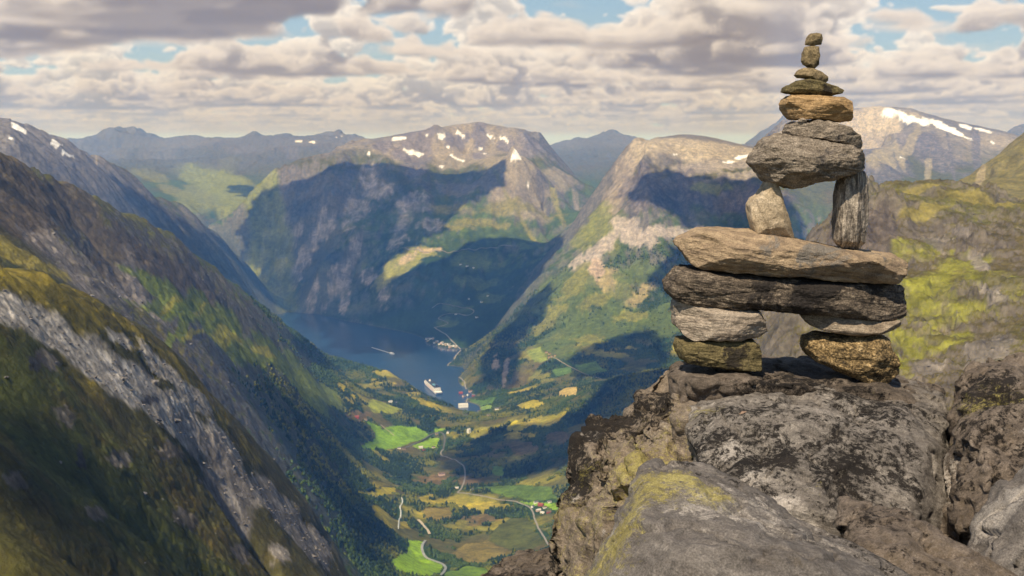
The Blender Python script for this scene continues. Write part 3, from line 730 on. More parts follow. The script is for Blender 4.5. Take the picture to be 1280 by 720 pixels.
for sI in range(STEPS):
    live = ai[Tc[ai] > .02]
    if not len(live): break
    t0 = BASE / dzr[live]; t1 = (BASE + TOPH) / dzr[live]
    t1 = np.minimum(t1, t0 + 38000)
    ds = (t1 - t0) / STEPS
    t = t0 + (sI + rj[live]) * ds
    x = dxr[live] * t; y = dyr[live] * t; z = dzr[live] * t + t * t * 4e-8 * 0
    d = dens(x, y, z)
    hit = d > .01
    if not hit.any(): continue
    L = live[hit]; x, y, z, d, ds, t = x[hit], y[hit], z[hit], d[hit], ds[hit], t[hit]
    tau = 0
    for q_, w_q in ((60, 90), (170, 150), (380, 270), (800, 520)):
        tau = tau + dens(x + SUN.x * q_, y + SUN.y * q_, z + SUN.z * q_) * w_q
    tau = tau * .0065
    h = np.clip((z - BASE) / TOPH, 0, 1)
    lit = (.72 * np.exp(-tau) + .28 * np.exp(-tau * .16))
    amb = AMB_B + (AMB_T - AMB_B) * sstep(0, .5, h)[:, None]
    c = SUNL * (lit * .66)[:, None] + amb * .95
    # the air between
    c = c + (np.array([.60, .60, .62], np.float32) - c) * (1 - np.exp(-t / 120000))[:, None]
    a = 1 - np.exp(-d * np.minimum(ds, 260) * .010)
    rgbc[L] += c * (Tc[L] * a)[:, None]
    Tc[L] *= 1 - a
e01 = np.clip(np.degrees(EL.ravel()) / 9, 0, 1)[:, None]
skyc = np.array([.56, .68, .70]) * (1 - e01) + np.array([.27, .47, .72]) * e01
wisp = sstep(.0, .6, fbm2(AZ * 14, EL * 60, 5)).ravel()[:, None] * .35
skyc = skyc + (np.array([.72, .71, .70]) - skyc) * wisp
lowf = sstep(.5, .1, np.degrees(EL.ravel()))[:, None]
out_c = rgbc + skyc * Tc[:, None]
oc = out_c.reshape(NEL, NAZ, 3)
for ax in (0, 1): oc = (np.roll(oc, 1, ax) + 2 * oc + np.roll(oc, -1, ax)) / 4
out_c = oc.reshape(-1, 3)
out_c = out_c * np.array([.80, .765, .74])
lowc = np.array([.52, .60, .68])
out_c = out_c + (lowc - out_c) * lowf
R_ = 74000.
sky = mesh_np('sky', np.stack([np.sin(AZ) * np.cos(EL), np.cos(AZ) * np.cos(EL), np.sin(EL)], -1).reshape(-1, 3) * R_, 
              (lambda i: np.stack([i[:-1, :-1].ravel(), i[1:, :-1].ravel(), i[1:, 1:].ravel(), i[:-1, 1:].ravel()], 1))(np.arange(NAZ * NEL, dtype=np.int32).reshape(NEL, NAZ)), None, True)
add_col(sky, out_c)
ts_ = NT(bpy.data.materials.new('cloudy_sky'))
em = ts_.n('ShaderNodeEmission', {'Color': (ts_.n('ShaderNodeVertexColor', layer_name='col'), 0), 'Strength': 1.0})
sky.data.materials.append(ts_.out(em))
tag(sky, kind='structure')
# ================================================================ CLOUDS OVERHEAD (unseen, shaped and placed to cast the shade on the slopes)
CZ = 2700.0
shade = [
  [(-60, 440), (60, 505), (140, 560), (220, 610), (280, 670), (315, 719), (-60, 719)],                 # near spur, lower face
  [(240, 446), (300, 452), (340, 470), (389, 492), (433, 516), (468, 542), (466, 559), (417, 581), (444, 614), (478, 664), (489, 719), (462, 719), (450, 690), (420, 640), (378, 585), (332, 530), (290, 485), (250, 452)],
  [(-40, 205), (60, 235), (110, 255), (190, 300), (255, 345), (330, 398), (420, 452), (425, 462), (395, 458), (350, 420), (290, 374), (230, 335), (150, 290), (60, 262), (-40, 240)],
  [(60, 200), (110, 212), (170, 240), (225, 268), (280, 300), (325, 365), (334, 378), (290, 352), (250, 322), (200, 282), (110, 236), (60, 216)],
  [(287, 275), (340, 243), (400, 216), (450, 200), (500, 215), (548, 226), (600, 217), (628, 206), (648, 222), (600, 250), (560, 268), (556, 290), (520, 306), (470, 345), (462, 365), (500, 350), (545, 322), (600, 300), (680, 300), (708, 300), (690, 326), (650, 372), (600, 430), (575, 436), (535, 424), (480, 408), (400, 391), (340, 380), (318, 350), (290, 300)],
  [(345, 384), (400, 396), (470, 410), (530, 430), (552, 440), (500, 446), (450, 444), (420, 440), (385, 410)],
  [(800, 215), (860, 222), (930, 236), (1000, 262), (1000, 330), (930, 330), (860, 280), (810, 270), (790, 250)],
  [(800, 335), (850, 308), (1000, 330), (1000, 380), (880, 380), (820, 370)],
  [(600, 445), (650, 385), (700, 330), (712, 340), (690, 380), (655, 430), (640, 446), (655, 474), (640, 490), (596, 486), (584, 474)],
  [(700, 446), (740, 440), (830, 410), (840, 440), (830, 462), (780, 468), (730, 478), (700, 470)],
  [(545, 568), (585, 552), (610, 542), (632, 541), (670, 550), (695, 575), (690, 600), (650, 598), (600, 602), (560, 596)],
  [(730, 500), (770, 482), (840, 476), (900, 490), (860, 560), (760, 600), (735, 560), (720, 530)],
  [(275, 236), (300, 228), (325, 234), (310, 244), (285, 244)],
  [(1185, 405), (1225, 385), (1300, 372), (1330, 410), (1260, 455), (1200, 450)],
]
def blur(a, r):
    k = np.ones(2 * r + 1) / (2 * r + 1)
    for _ in range(2):
        a = np.apply_along_axis(lambda m: np.convolve(m, k, 'same'), 0, a); a = np.apply_along_axis(lambda m: np.convolve(m, k, 'same'), 1, a)
    return a
def cloud_over(polys, cell, cx0, cy0, ncx, ncy, rb, CZ, mat):
    gxc, gyc = np.meshgrid(cx0 + cell * np.arange(ncx), cy0 + cell * np.arange(ncy), indexing='ij')
    cov = np.zeros(gxc.shape, np.float32)
    for poly in polys:
        pp = []
        for i in range(len(poly)):
            a, b = poly[i], poly[(i + 1) % len(poly)]
            n = 4
            for k in range(n): pp.append((a[0] + (b[0] - a[0]) * k / n, a[1] + (b[1] - a[1]) * k / n))
        wpts = []
        for a in pp:
            q_ = cast(*a); t_ = (CZ - q_[2]) / SUN.z
            wpts.append((q_[0] + SUN.x * t_, q_[1] + SUN.y * t_))
        m_ = inpoly(gxc, gyc, wpts); 
        cov = np.maximum(cov, m_.astype(np.float32))
    cb = blur(cov, rb)
    cb = cb + fbm2(gxc / (cell * 8.7), gyc / (cell * 8.7), 6, .74) * np.where(gyc > 3000, .42 + 2.0 * cb * (1 - cb), .30) * (cb > .02) + np.where(gyc > 3000, .03, .14)
    ins = cb > .5
    vid = -np.ones(ins.shape, np.int64)
    cellin = ins[:-1, :-1] & ins[1:, :-1] & ins[:-1, 1:] & ins[1:, 1:]
    used = np.zeros(ins.shape, bool)
    for di in (0, 1):
        for dj in (0, 1): used[di:ncx - 1 + di, dj:ncy - 1 + dj] |= cellin
    # rim vertices touch a cell that is not inside
    cnt = np.zeros(ins.shape, int)
    for di in (0, 1):
        for dj in (0, 1): cnt[di:ncx - 1 + di, dj:ncy - 1 + dj] += cellin
    rim = used & (cnt < 4)
    dist = blur(used.astype(np.float32), 6)
    th = np.sqrt(np.clip(dist, 0, 1)) * cell * 9.4 * (1 + .6 * fbm2(gxc / 700 + 5, gyc / 700, 4)) * used * (~rim)
    vid[used] = np.arange(used.sum())
    nvt = int(used.sum())
    top = np.stack([gxc[used], gyc[used], CZ + th[used] * .8 + 20 * fbm2(gxc / 200, gyc / 200, 3)[used]], 1)
    bot = np.stack([gxc[used], gyc[used], CZ - th[used] * .12 + 12 * fbm2(gxc / 200, gyc / 200, 3)[used]], 1)
    rimu = rim[used]; bot[rimu] = top[rimu] - [0, 0, 6]
    ii, jj = np.where(cellin)
    ft = np.stack([vid[ii, jj], vid[ii + 1, jj], vid[ii + 1, jj + 1], vid[ii, jj + 1]], 1)
    fb = ft[:, ::-1] + nvt
    # close the rim with side faces
    edges = {}
    side = []
    for a, b, da, db in ((0, 1, 0, -1), (1, 2, 1, 0), (2, 3, 0, 1), (3, 0, -1, 0)):
        ni, nj = ii + da, jj + db
        ok_ = (ni >= 0) & (nj >= 0) & (ni < ncx - 1) & (nj < ncy - 1)
        nb = np.zeros(len(ii), bool); nb[ok_] = cellin[ni[ok_], nj[ok_]]
        e = ft[~nb][:, [a, b]]
        side.append(np.stack([e[:, 1], e[:, 0], e[:, 0] + nvt, e[:, 1] + nvt], 1))
    return mesh_np('shade_clouds', np.r_[top, bot], np.r_[ft, fb, *side], mat, True)
tcl = NT(bpy.data.materials.new('shade_cloud_vapour'))
tc_ = tcl.n('ShaderNodeTexCoord'); nz_ = tcl.noise((tc_, 3), .002, 5)
cb_ = tcl.bsdf(tcl.ramp(nz_, [(.3, .72), (.7, .85)]), 1.0, None, 0)
tr_ = tcl.n('ShaderNodeBsdfTransparent'); mx_ = tcl.n('ShaderNodeMixShader', {0: tcl.ramp(tcl.noise((tc_, 3), .0035, 6, .65), [(.35, .16), (.64, .60)]), 1: cb_, 2: tr_})
cmat = tcl.out(mx_)
near_i = (0, 1, 2)
tag(cloud_over([q_ for i, q_ in enumerate(shade) if i not in near_i + (13,)], 55., -9000., -4200., 270, 380, 2, CZ, cmat), kind='stuff')
tag(cloud_over([shade[i] for i in near_i], 22., -3000., -2300., 200, 300, 1, CZ - 260, cmat), kind='stuff')

# unseen thin cloud added before the sun to dim and soften foreground light
vv, ff = cube_sphere(40)
rv = 1 + .25 * fbm3(vv * 2.2, 4)
t_ = (3600 - CAMZ) / SUN.z
vmat = NT(bpy.data.materials.new('added_thin_veil')); tcv = vmat.n('ShaderNodeTexCoord')
vd = vmat.bsdf(vmat.ramp(vmat.noise((tcv, 3), .003, 4), [(.3, .75), (.7, .85)]), 1.0, None, 0)
vt = vmat.n('ShaderNodeBsdfTransparent'); vmat_ = vmat.out(vmat.n('ShaderNodeMixShader', {0: .91, 1: vd, 2: vt}))
veil = mesh_np('shade_clouds', vv * rv[:, None] * [420, 380, 90] + [SUN.x * t_, SUN.y * t_, 3600], ff, vmat_, True)
tag(veil, kind='stuff')

# ================================================================ HAZE
def box_obj(name, lo, hi, mat):
    x0, y0, z0 = lo; x1, y1, z1 = hi
    v = [(x0, y0, z0), (x1, y0, z0), (x1, y1, z0), (x0, y1, z0), (x0, y0, z1), (x1, y0, z1), (x1, y1, z1), (x0, y1, z1)]
    f = [(3, 2, 1, 0), (4, 5, 6, 7), (0, 1, 5, 4), (1, 2, 6, 5), (2, 3, 7, 6), (3, 0, 4, 7)]
    return mesh_np(name, v, f, mat)
hm = bpy.data.materials.new('air_haze'); hm.use_nodes = True; ht = hm.node_tree; ht.nodes.clear()
pv = ht.nodes.new('ShaderNodeVolumePrincipled'); pv.inputs['Color'].default_value = (.13, .36, 1.0, 1); pv.inputs['Absorption Color'].default_value = (1, 1, 1, 1); pv.inputs['Density'].default_value = HAZE = 5.0e-5
pv.inputs['Anisotropy'].default_value = 0.0
ho = ht.nodes.new('ShaderNodeOutputMaterial'); ht.links.new(pv.outputs[0], ho.inputs['Volume'])
ztop = max(Hn.max(), 30) + 60
hz = box_obj('haze', (-19000, -1200, min(Hn.min(), WATER) - 1), (19000, 26900, ztop), hm)
tag(hz, kind='stuff')
assert ztop < CZ - 150
# ================================================================ ROCK MATERIALS
def rock_mat(name, stops, band=(0, 0, 1), bscale=9., bdist=1.5, bstretch=6., speck=.35, speck_scale=220., blot=None, blot_amt=.5, blot2=None, blot2_amt=.42, bump=1.0, grain=1.0, size=1.0, lscale=1.0):
    """stone: wavy mineral bands, crystal specks, blotches of lichen; all procedural in the stone's own coordinates"""
    t = NT(bpy.data.materials.new(name))
    tc = t.n('ShaderNodeTexCoord')
    mp = t.n('ShaderNodeMapping', {'Vector': (tc, 3)})
    ax = Vector(band).normalized()
    mp.inputs['Rotation'].default_value = ax.to_track_quat('Z', 'Y').inverted().to_euler()
    mp2 = t.n('ShaderNodeMapping', {'Vector': (mp, 0)}); mp2.inputs['Scale'].default_value = (1, 1, bstretch)
    b1 = t.noise((mp2, 0), bscale, 7, .62, bdist)
    b2 = t.noise((mp2, 0), bscale * 4.5, 5, .6, .6)
    b12 = t.math('ADD', t.math('MULTIPLY', b1, .72), t.math('MULTIPLY', b2, .28))
    c = t.ramp(b12, stops)
    g1 = t.noise((tc, 3), speck_scale, 3, .7)
    sp = t.ramp(g1, [(.33, 1 - speck), (.5, 1.0), (.68, 1 + speck * 1.5)])
    c = t.mix(1.0, c, sp, 'MULTIPLY')
    g2 = t.noise((tc, 3), 34 * size, 6, .72)
    c = t.mix(1.0, c, t.ramp(g2, [(.3, .66), (.5, 1.0), (.72, 1.38)]), 'MULTIPLY')
    vor = t.n('ShaderNodeTexVoronoi', {'Vector': (tc, 3), 'Scale': speck_scale * .55})
    h = t.math('ADD', t.math('MULTIPLY', b12, 1.1), t.math('MULTIPLY', g2, .5))
    if blot:
        n = t.noise((tc, 3), 5.2 * lscale, 9, .74, .5); n_ = t.noise((tc, 3), 1.7 * lscale, 4, .5)
        nn = t.math('ADD', t.math('MULTIPLY', n, .62), t.math('MULTIPLY', n_, .38))
        m = t.ramp(nn, [(blot_amt, 0.), (blot_amt + .035, 1.)])
        c = t.mix(m, c, t.mix(1.0, blot, sp, 'MULTIPLY'))
        h = t.math('ADD', h, t.math('MULTIPLY', m, .10))
    if blot2:
        off = t.n('ShaderNodeVectorMath', {0: (tc, 3)}, operation='ADD'); off.inputs[1].default_value = (7.1, 3.3, 5.7)
        n = t.noise(off, 6.5 * lscale, 9, .76, .3); n_ = t.noise(off, 1.9 * lscale, 3, .5)
        nn = t.math('ADD', t.math('MULTIPLY', n, .6), t.math('MULTIPLY', n_, .4))
        m = t.ramp(nn, [(blot2_amt, 0.), (blot2_amt + .045, .92)])
        c = t.mix(m, c, t.mix(1.0, blot2, sp, 'MULTIPLY'))
    bm1 = t.n('ShaderNodeBump', {'Height': h, 'Strength': .8 * bump, 'Distance': .012 / size})
    bm2 = t.n('ShaderNodeBump', {'Height': g1, 'Strength': .55 * grain, 'Distance': .0022, 'Normal': bm1})
    return t.out(t.bsdf(c, t.ramp(g2, [(.3, .72), (.7, .95)]), bm2, .28))

def lichen_rock(name, base=((.30, (.055, .043, .035)), (.48, (.16, .128, .102)), (.62, (.23, .187, .15)), (.8, (.36, .30, .25))), black=.50, pale=.60, yellow=.60, band=(.3, .2, 1), bs=1.0, off=(0, 0, 0), pink=.72, spots=()):
    """weathered gneiss bedrock with black, pale and map-yellow lichens"""
    t = NT(bpy.data.materials.new(name))
    tc = t.n('ShaderNodeTexCoord')
    ofs = t.n('ShaderNodeVectorMath', {0: (tc, 3)}, operation='ADD'); ofs.inputs[1].default_value = off
    mp = t.n('ShaderNodeMapping', {'Vector': (ofs, 0)}); mp.inputs['Rotation'].default_value = Vector(band).normalized().to_track_quat('Z', 'Y').inverted().to_euler()
    mp2 = t.n('ShaderNodeMapping', {'Vector': (mp, 0)}); mp2.inputs['Scale'].default_value = (1, 1, 4.5)
    b1 = t.noise((mp2, 0), 3.2 * bs, 9, .66, 1.2); b2 = t.noise((mp2, 0), 17 * bs, 6, .65, .5)
    b12 = t.math('ADD', t.math('MULTIPLY', b1, .6), t.math('MULTIPLY', b2, .4))
    c = t.ramp(b12, base)
    g1 = t.noise((ofs, 0), 240, 3, .7); g2 = t.noise((ofs, 0), 40, 7, .74); g3 = t.noise((ofs, 0), 11, 7, .7)
    sp = t.ramp(g1, [(.34, .66), (.5, 1.0), (.68, 1.45)])
    c = t.mix(1.0, c, sp, 'MULTIPLY')
    c = t.mix(1.0, c, t.ramp(g2, [(.3, .6), (.5, 1.0), (.7, 1.4)]), 'MULTIPLY')
    geo = t.n('ShaderNodeNewGeometry')
    def near_(kind):
        acc = None
        for kd, px, py, Y, r, g in spots:
            if kd != kind: continue
            vm = t.n('ShaderNodeVectorMath', {0: (geo, 0)}, operation='DISTANCE'); vm.inputs[1].default_value = tuple(at(px, py, Y))
            mr = t.n('ShaderNodeMapRange', {'Value': (vm, 1)}, interpolation_type='SMOOTHSTEP'); mr.inputs[1].default_value = r; mr.inputs[2].default_value = r * .25; mr.inputs[3].default_value = 0; mr.inputs[4].default_value = g
            acc = mr if acc is None else t.math('MAXIMUM', acc, mr)
        return acc
    def layer(c, o, s1, s2, thr, wd, colr, k, dist=.4, kind=None):
        ad = t.n('ShaderNodeVectorMath', {0: (ofs, 0)}, operation='ADD'); ad.inputs[1].default_value = o
        a = t.noise(ad, s1, 10, .78, dist); b = t.noise(ad, s2, 3, .5)
        a = t.math('ADD', t.math('MULTIPLY', a, .50), t.math('MULTIPLY', t.noise(ad, s1 * 7, 7, .82), .50))
        f_ = t.math('ADD', t.math('MULTIPLY', a, .62), t.math('MULTIPLY', b, .38))
        nk = near_(kind)
        if nk: f_ = t.math('ADD', f_, nk)
        m = t.ramp(f_, [(thr, 0.), (thr + wd, k)])
        return t.mix(m, c, colr), m
    brown, _ = layer(c, (2, 9, 4), 4, 1.1, .53, .08, (.12, .085, .045), .6)
    pale_c = t.mix(1.0, t.ramp(g3, [(.35, (.30, .27, .235)), (.65, (.50, .45, .40))]), sp, 'MULTIPLY')
    c1, mpale = layer(brown, (5, 1, 8), 6, 1.6, pale, .03, pale_c, .85, .4, 'pale')
    blk = t.mix(1.0, t.ramp(g3, [(.35, (.007, .006, .006)), (.65, (.026, .021, .018))]), sp, 'MULTIPLY')
    c2, mblk = layer(c1, (1, 4, 3), 7.5, 1.3, black, .025, blk, .97, .8, 'black')
    yel = t.mix(1.0, t.ramp(g3, [(.35, (.22, .185, .05)), (.65, (.46, .40, .14))]), sp, 'MULTIPLY')
    c3, my = layer(c2, (8, 2, 6), 13, 1.25, yellow, .05, yel, .85, .4, 'yellow')
    c4, mp_ = layer(c3, (3, 3, 9), 9, 2.2, pink, .02, (.55, .36, .25), .9, .4, 'pink')
    h = t.math('ADD', t.math('MULTIPLY', b12, 1.2), t.math('MULTIPLY', g2, .55))
    h = t.math('ADD', h, t.math('MULTIPLY', mblk, .16))
    bm1 = t.n('ShaderNodeBump', {'Height': h, 'Strength': .95, 'Distance': .022})
    bm2 = t.n('ShaderNodeBump', {'Height': g1, 'Strength': .55, 'Distance': .0025, 'Normal': bm1})
    return t.out(t.bsdf(c4, t.ramp(g2, [(.3, .74), (.7, .96)]), bm2, .25))

# ================================================================ STONE SHAPES
def vnormals(v, f):
    a = v[f[:, 2]] - v[f[:, 0]]; b = v[f[:, 3]] - v[f[:, 1]] if f.shape[1] == 4 else v[f[:, 1]] - v[f[:, 0]]
    n = np.cross(a, b) if f.shape[1] == 4 else np.cross(b, a)
    out = np.zeros_like(v)
    for k in range(f.shape[1]):
        for c in range(3): out[:, c] += np.bincount(f[:, k], n[:, c], len(v))
    return out / (np.linalg.norm(out, axis=1)[:, None] + 1e-12)
_cs = {}
def stone(name, label, outline, Y, depth, mat, n=80, block=3.2, cuts=10, seed=1, rough=1.0, strata=(0, 0, 1), samp=.5, yaw=0, fcuts=(), sfreq=26, bulge=0):
    """a loose stone: its front outline, its own thickness, broken faces, ledges along its bedding"""
    n = max(20, int(n * min(1, QUICK)))
    if n not in _cs: _cs[n] = cube_sphere(n)
    p, f = _cs[n]
    O = np.array([at(a, b, Y - .22 * depth) for a, b in outline])[:, [0, 2]]
    O = O - (O.max(0) + O.min(0)) / 2
    O_ = np.array([at(a, b, Y) for a, b in outline])[:, [0, 2]]; cen = (O_.max(0) + O_.min(0)) / 2
    w_, h_ = O[:, 0].max(), O[:, 1].max()
    q_ = p * [w_, depth / 2, h_]
    ang = np.arctan2(q_[:, 2], q_[:, 0])
    # radius of the outline along a table of directions
    ta = np.linspace(-np.pi, np.pi, 1441); d = np.stack([np.cos(ta), np.sin(ta)], 1); rr = np.zeros(len(ta))
    for i in range(len(O)):
        a = O[i]; e = O[(i + 1) % len(O)] - a
        den = d[:, 0] * e[1] - d[:, 1] * e[0]
        with np.errstate(all='ignore'):
            t_ = (a[0] * e[1] - a[1] * e[0]) / den; s_ = (a[0] * d[:, 1] - a[1] * d[:, 0]) / den
        ok_ = (s_ >= -1e-6) & (s_ <= 1 + 1e-6) & (t_ > 0) & np.isfinite(t_)
        rr = np.where(ok_, np.maximum(rr, np.where(ok_, t_, 0)), rr)
    k = np.ones(5) / 5; rr = np.convolve(np.r_[rr[-3:-1], rr, rr[1:3]], k, 'valid')
    r = np.interp(ang, ta, rr)
    s = np.hypot(p[:, 0], p[:, 2]); ay = np.abs(p[:, 1])
    t_ = (s ** block + ay ** block) ** (-1 / block)
    v = np.stack([np.cos(ang) * r * s * t_, np.sign(p[:, 1]) * depth / 2 * ay * t_, np.sin(ang) * r * s * t_], 1)
    rs = np.random.RandomState(seed)
    size = min(w_, h_, depth / 2)
    # broken planes, mostly on the front and the back, leaning by up to 50 degrees
    planes = []
    for i in range(cuts):
        nrm = np.array([rs.normal() * .55, -1 if rs.rand() < .7 else 1, rs.normal() * .55]); nrm /= np.linalg.norm(nrm)
        planes.append((nrm, rs.uniform(.80, .96)))
    for c in fcuts: nn_ = np.array(c[:3], float); planes.append((nn_ / np.linalg.norm(nn_), c[3]))
    for nrm, fr in planes:
        sup = (v @ nrm).max(); dd = v @ nrm - sup * fr
        v = v - nrm * (np.maximum(dd, 0) * .92)[:, None]
    S = np.array(strata, float); S /= np.linalg.norm(S)
    nv_ = vnormals(v, f)
    o_ = rs.rand(3) * 50
    big = fbm3(v / (size * 1.6) + o_, 3)
    v = v + nv_ * (big * size * .10 * samp * 2)[:, None]
    nv_ = vnormals(v, f)
    u = v @ S; perp = v - u[:, None] * S
    sc = np.c_[perp * 5 + o_, (u * sfreq)[:, None]][:, [0, 1, 3]] + (perp * 3)[:, [2]] * [0, 0, 1]
    st_ = fbm3(sc, 4, .6)
    led = (np.abs(((u * sfreq * .55 + 1.3 * fbm3(v * 4 + o_, 2)) % 1) - .5) * 2) ** 3
    fine = fbm3(v * 38 + o_, 4, .62); pit = fbm3(v * 16 + o_, 4, .6, ridged=True)
    v = v + nv_ * ((st_ * .0075 - led * .004 + fine * .0042 + (pit - .3) * .005) * rough * min(1, size / .05))[:, None]
    loc = np.array([cen[0], Y, cen[1]])
    o = mesh_np(name, v, f, mat, True); o.location = loc
    tag(o, label, 'stone', 'stones of the cairn')
    return o

def hull_rock(name, label, cat, hulls, mat, vox=.009, seed=1, smooth=5, amp=1.0, strata=(.3, .2, 1), group=None, chips=0):
    """bedrock or boulder: one or more hulls of measured points grown together, worn, then broken up by ledges, pits and cracks"""
    bm = bmesh.new()
    for h in hulls:
        vs = [bm.verts.new(at(*q_) if len(q_) == 3 else q_[:3]) for q_ in h]
        r_ = bmesh.ops.convex_hull(bm, input=vs)
        bmesh.ops.delete(bm, geom=[g for g in r_['geom_interior'] if isinstance(g, bmesh.types.BMVert)], context='VERTS')
    me = bpy.data.meshes.new('tmp'); bm.to_mesh(me); bm.free()
    o = bpy.data.objects.new('tmp', me); COL.objects.link(o)
    m = o.modifiers.new('r', 'REMESH'); m.mode = 'VOXEL'; m.voxel_size = vox / min(1, QUICK)
    m2 = o.modifiers.new('s', 'SMOOTH'); m2.iterations = int(smooth * (.009 / vox) ** 1.3) ; m2.factor = .6
    dg = bpy.context.evaluated_depsgraph_get(); ev = o.evaluated_get(dg); em_ = ev.to_mesh()
    n = len(em_.vertices); v = np.empty(n * 3, np.float32); em_.vertices.foreach_get('co', v); v = v.reshape(-1, 3).astype(float)
    f = np.empty(len(em_.polygons) * 4, np.int32)
    assert all(len(p_.vertices) == 4 for p_ in em_.polygons)
    em_.loops.foreach_get('vertex_index', f); f = f.reshape(-1, 4)
    ev.to_mesh_clear(); bpy.data.objects.remove(o); bpy.data.meshes.remove(me)
    rs = np.random.RandomState(seed); o_ = rs.rand(3) * 50
    S = np.array(strata, float); S /= np.linalg.norm(S)
    nr = vnormals(v, f)
    if np.mean(((v - v.mean(0)) * nr).sum(1)) < 0: f = f[:, ::-1].copy(); nr = -nr
    d1 = fbm3(v * 2.1 + o_, 4, .5); d2 = fbm3(v * 4.5 + o_ + 9, 4, .55, ridged=True)
    tq = fbm3(v * 3.4 + o_ + 30, 3, .5) * 5; tf = np.floor(tq); tr = tq - tf; ter = (tf + sstep(.62, 1, tr)) / 5
    v = v + nr * (amp * (d1 * .06 + ter * .10 + (d2 - .3) * .014))[:, None]
    # flat broken faces: chips knocked off along random planes
    nr = vnormals(v, f)
    for i in range(chips):
        k = rs.randint(len(v)); c = v[k].copy()
        nn = nr[k] + rs.normal(size=3) * .22; nn /= np.linalg.norm(nn)
        R = rs.uniform(.10, .42); dpt = R * rs.uniform(.04, .11)
        dv = v - c; near_v = np.where((np.abs(dv) < R).all(1))[0]
        if not len(near_v): continue
        dv = dv[near_v]; rad = np.sqrt((dv ** 2).sum(1))
        dd = dv @ nn + dpt
        v[near_v] -= nn * (np.clip(dd, 0, dpt * 1.15) * sstep(R, R * .75, rad) * sstep(.1, .6, nr[near_v] @ nn))[:, None]
    nr = vnormals(v, f)
    u = v @ S; perp = v - u[:, None] * S
    w_ = u * 11 + 1.6 * fbm3(v * 1.7 + o_, 3) + .5 * fbm3(v * 6 + o_, 3)
    ph = w_ % 1
    led = np.where(ph < .8, ph / .8, (1 - ph) / .2)
    rough_m = sstep(-.15, .25, fbm3(v * 1.9 + o_ + 4, 3))
    d3 = fbm3(v * 13 + o_, 5, .66); d4 = fbm3(np.c_[perp[:, :2] * 9, u * 40] + o_, 4, .6)
    crack = np.maximum(0, 1 - np.abs(fbm3(v * 2.6 + o_ + 20, 4, .5)) * 30) * 2.2
    d5 = fbm3(v * 45 + o_, 3, .6)
    v = v + nr * (amp * (led * .020 * rough_m + d3 * (.007 + .016 * rough_m) + d4 * .009 - crack * .016 + d5 * .004))[:, None]
    loc = v.mean(0); loc[2] = v[:, 2].min()
    ob = mesh_np(name, v - loc, f, mat, True); ob.location = loc
    tag(ob, label, cat, group)
    return ob

# ---------------------------------------------------------------- the cairn
CY_ = 4.0
m_orange = rock_mat('tan_gneiss', [(.3, (.17, .105, .05)), (.45, (.29, .185, .085)), (.58, (.40, .265, .135)), (.75, (.50, .37, .23))], (.05, 0, 1), 9, 1.2, 7, .28)
m_slab = rock_mat('tan_grey_gneiss', [(.3, (.13, .10, .075)), (.45, (.24, .175, .115)), (.58, (.35, .26, .165)), (.75, (.44, .35, .245))], (.18, 0, 1), 5, 1.6, 5, .3, 260, blot=(.17, .15, .128), blot_amt=.55, blot2=(.05, .045, .04), blot2_amt=.66)
m_dark = rock_mat('dark_gneiss', [(.32, (.022, .018, .015)), (.46, (.07, .055, .042)), (.58, (.17, .135, .10)), (.72, (.40, .34, .26))], (.1, 0, 1), 10, 1.8, 4.5, .55, 190, blot=(.022, .018, .016), blot_amt=.52, blot2=(.20, .13, .06), blot2_amt=.60)
m_grey = rock_mat('grey_gneiss', [(.3, (.06, .047, .035)), (.44, (.155, .127, .098)), (.58, (.26, .218, .172)), (.75, (.40, .345, .28))], (.06, 0, 1), 8, 2.2, 4.5, .5, 200, blot=(.07, .062, .058), blot_amt=.60)
m_pale = rock_mat('pale_gneiss', [(.3, (.13, .10, .075)), (.45, (.26, .212, .165)), (.6, (.36, .30, .235)), (.78, (.48, .41, .33))], (.05, 0, 1), 8, 1.0, 6, .3, 230, blot=(.04, .033, .03), blot_amt=.625)
m_beige = rock_mat('beige_stone', [(.3, (.22, .165, .11)), (.48, (.38, .30, .20)), (.62, (.47, .385, .275)), (.8, (.56, .47, .35))], (1, 0, .2), 7, 1.0, 2.5, .3, 230, blot=(.09, .07, .05), blot_amt=.63)
m_stripe = rock_mat('striped_gneiss', [(.36, (.035, .03, .027)), (.46, (.14, .12, .10)), (.54, (.34, .29, .235)), (.68, (.54, .47, .38))], (1, 0, .04), 9, .7, 8, .4, 220)
m_brown = rock_mat('brown_stone', [(.3, (.085, .062, .035)), (.46, (.19, .145, .08)), (.6, (.29, .22, .125)), (.78, (.40, .32, .2))], (.2, 0, 1), 10, 1.6, 3, .4, 240, blot=(.045, .036, .022), blot_amt=.56)
m_olive = rock_mat('olive_brown_stone', [(.3, (.035, .028, .014)), (.46, (.10, .08, .035)), (.6, (.17, .135, .065)), (.78, (.27, .22, .12))], (.1, 0, 1), 10, 1.4, 4, .45, 210, blot=(.025, .02, .014), blot_amt=.55)
m_gold = rock_mat('golden_speckled_stone', [(.34, (.035, .026, .017)), (.46, (.13, .09, .042)), (.56, (.27, .185, .085)), (.7, (.42, .33, .20))], (.3, 0, 1), 34, .6, 1.6, .75, 150, bump=1.4, grain=1.6)
m_flat = rock_mat('tan_flat_stone', [(.3, (.10, .08, .06)), (.46, (.22, .17, .12)), (.6, (.33, .27, .20)), (.78, (.44, .37, .29))], (.04, 0, 1), 10, 1.0, 6, .35, 230)

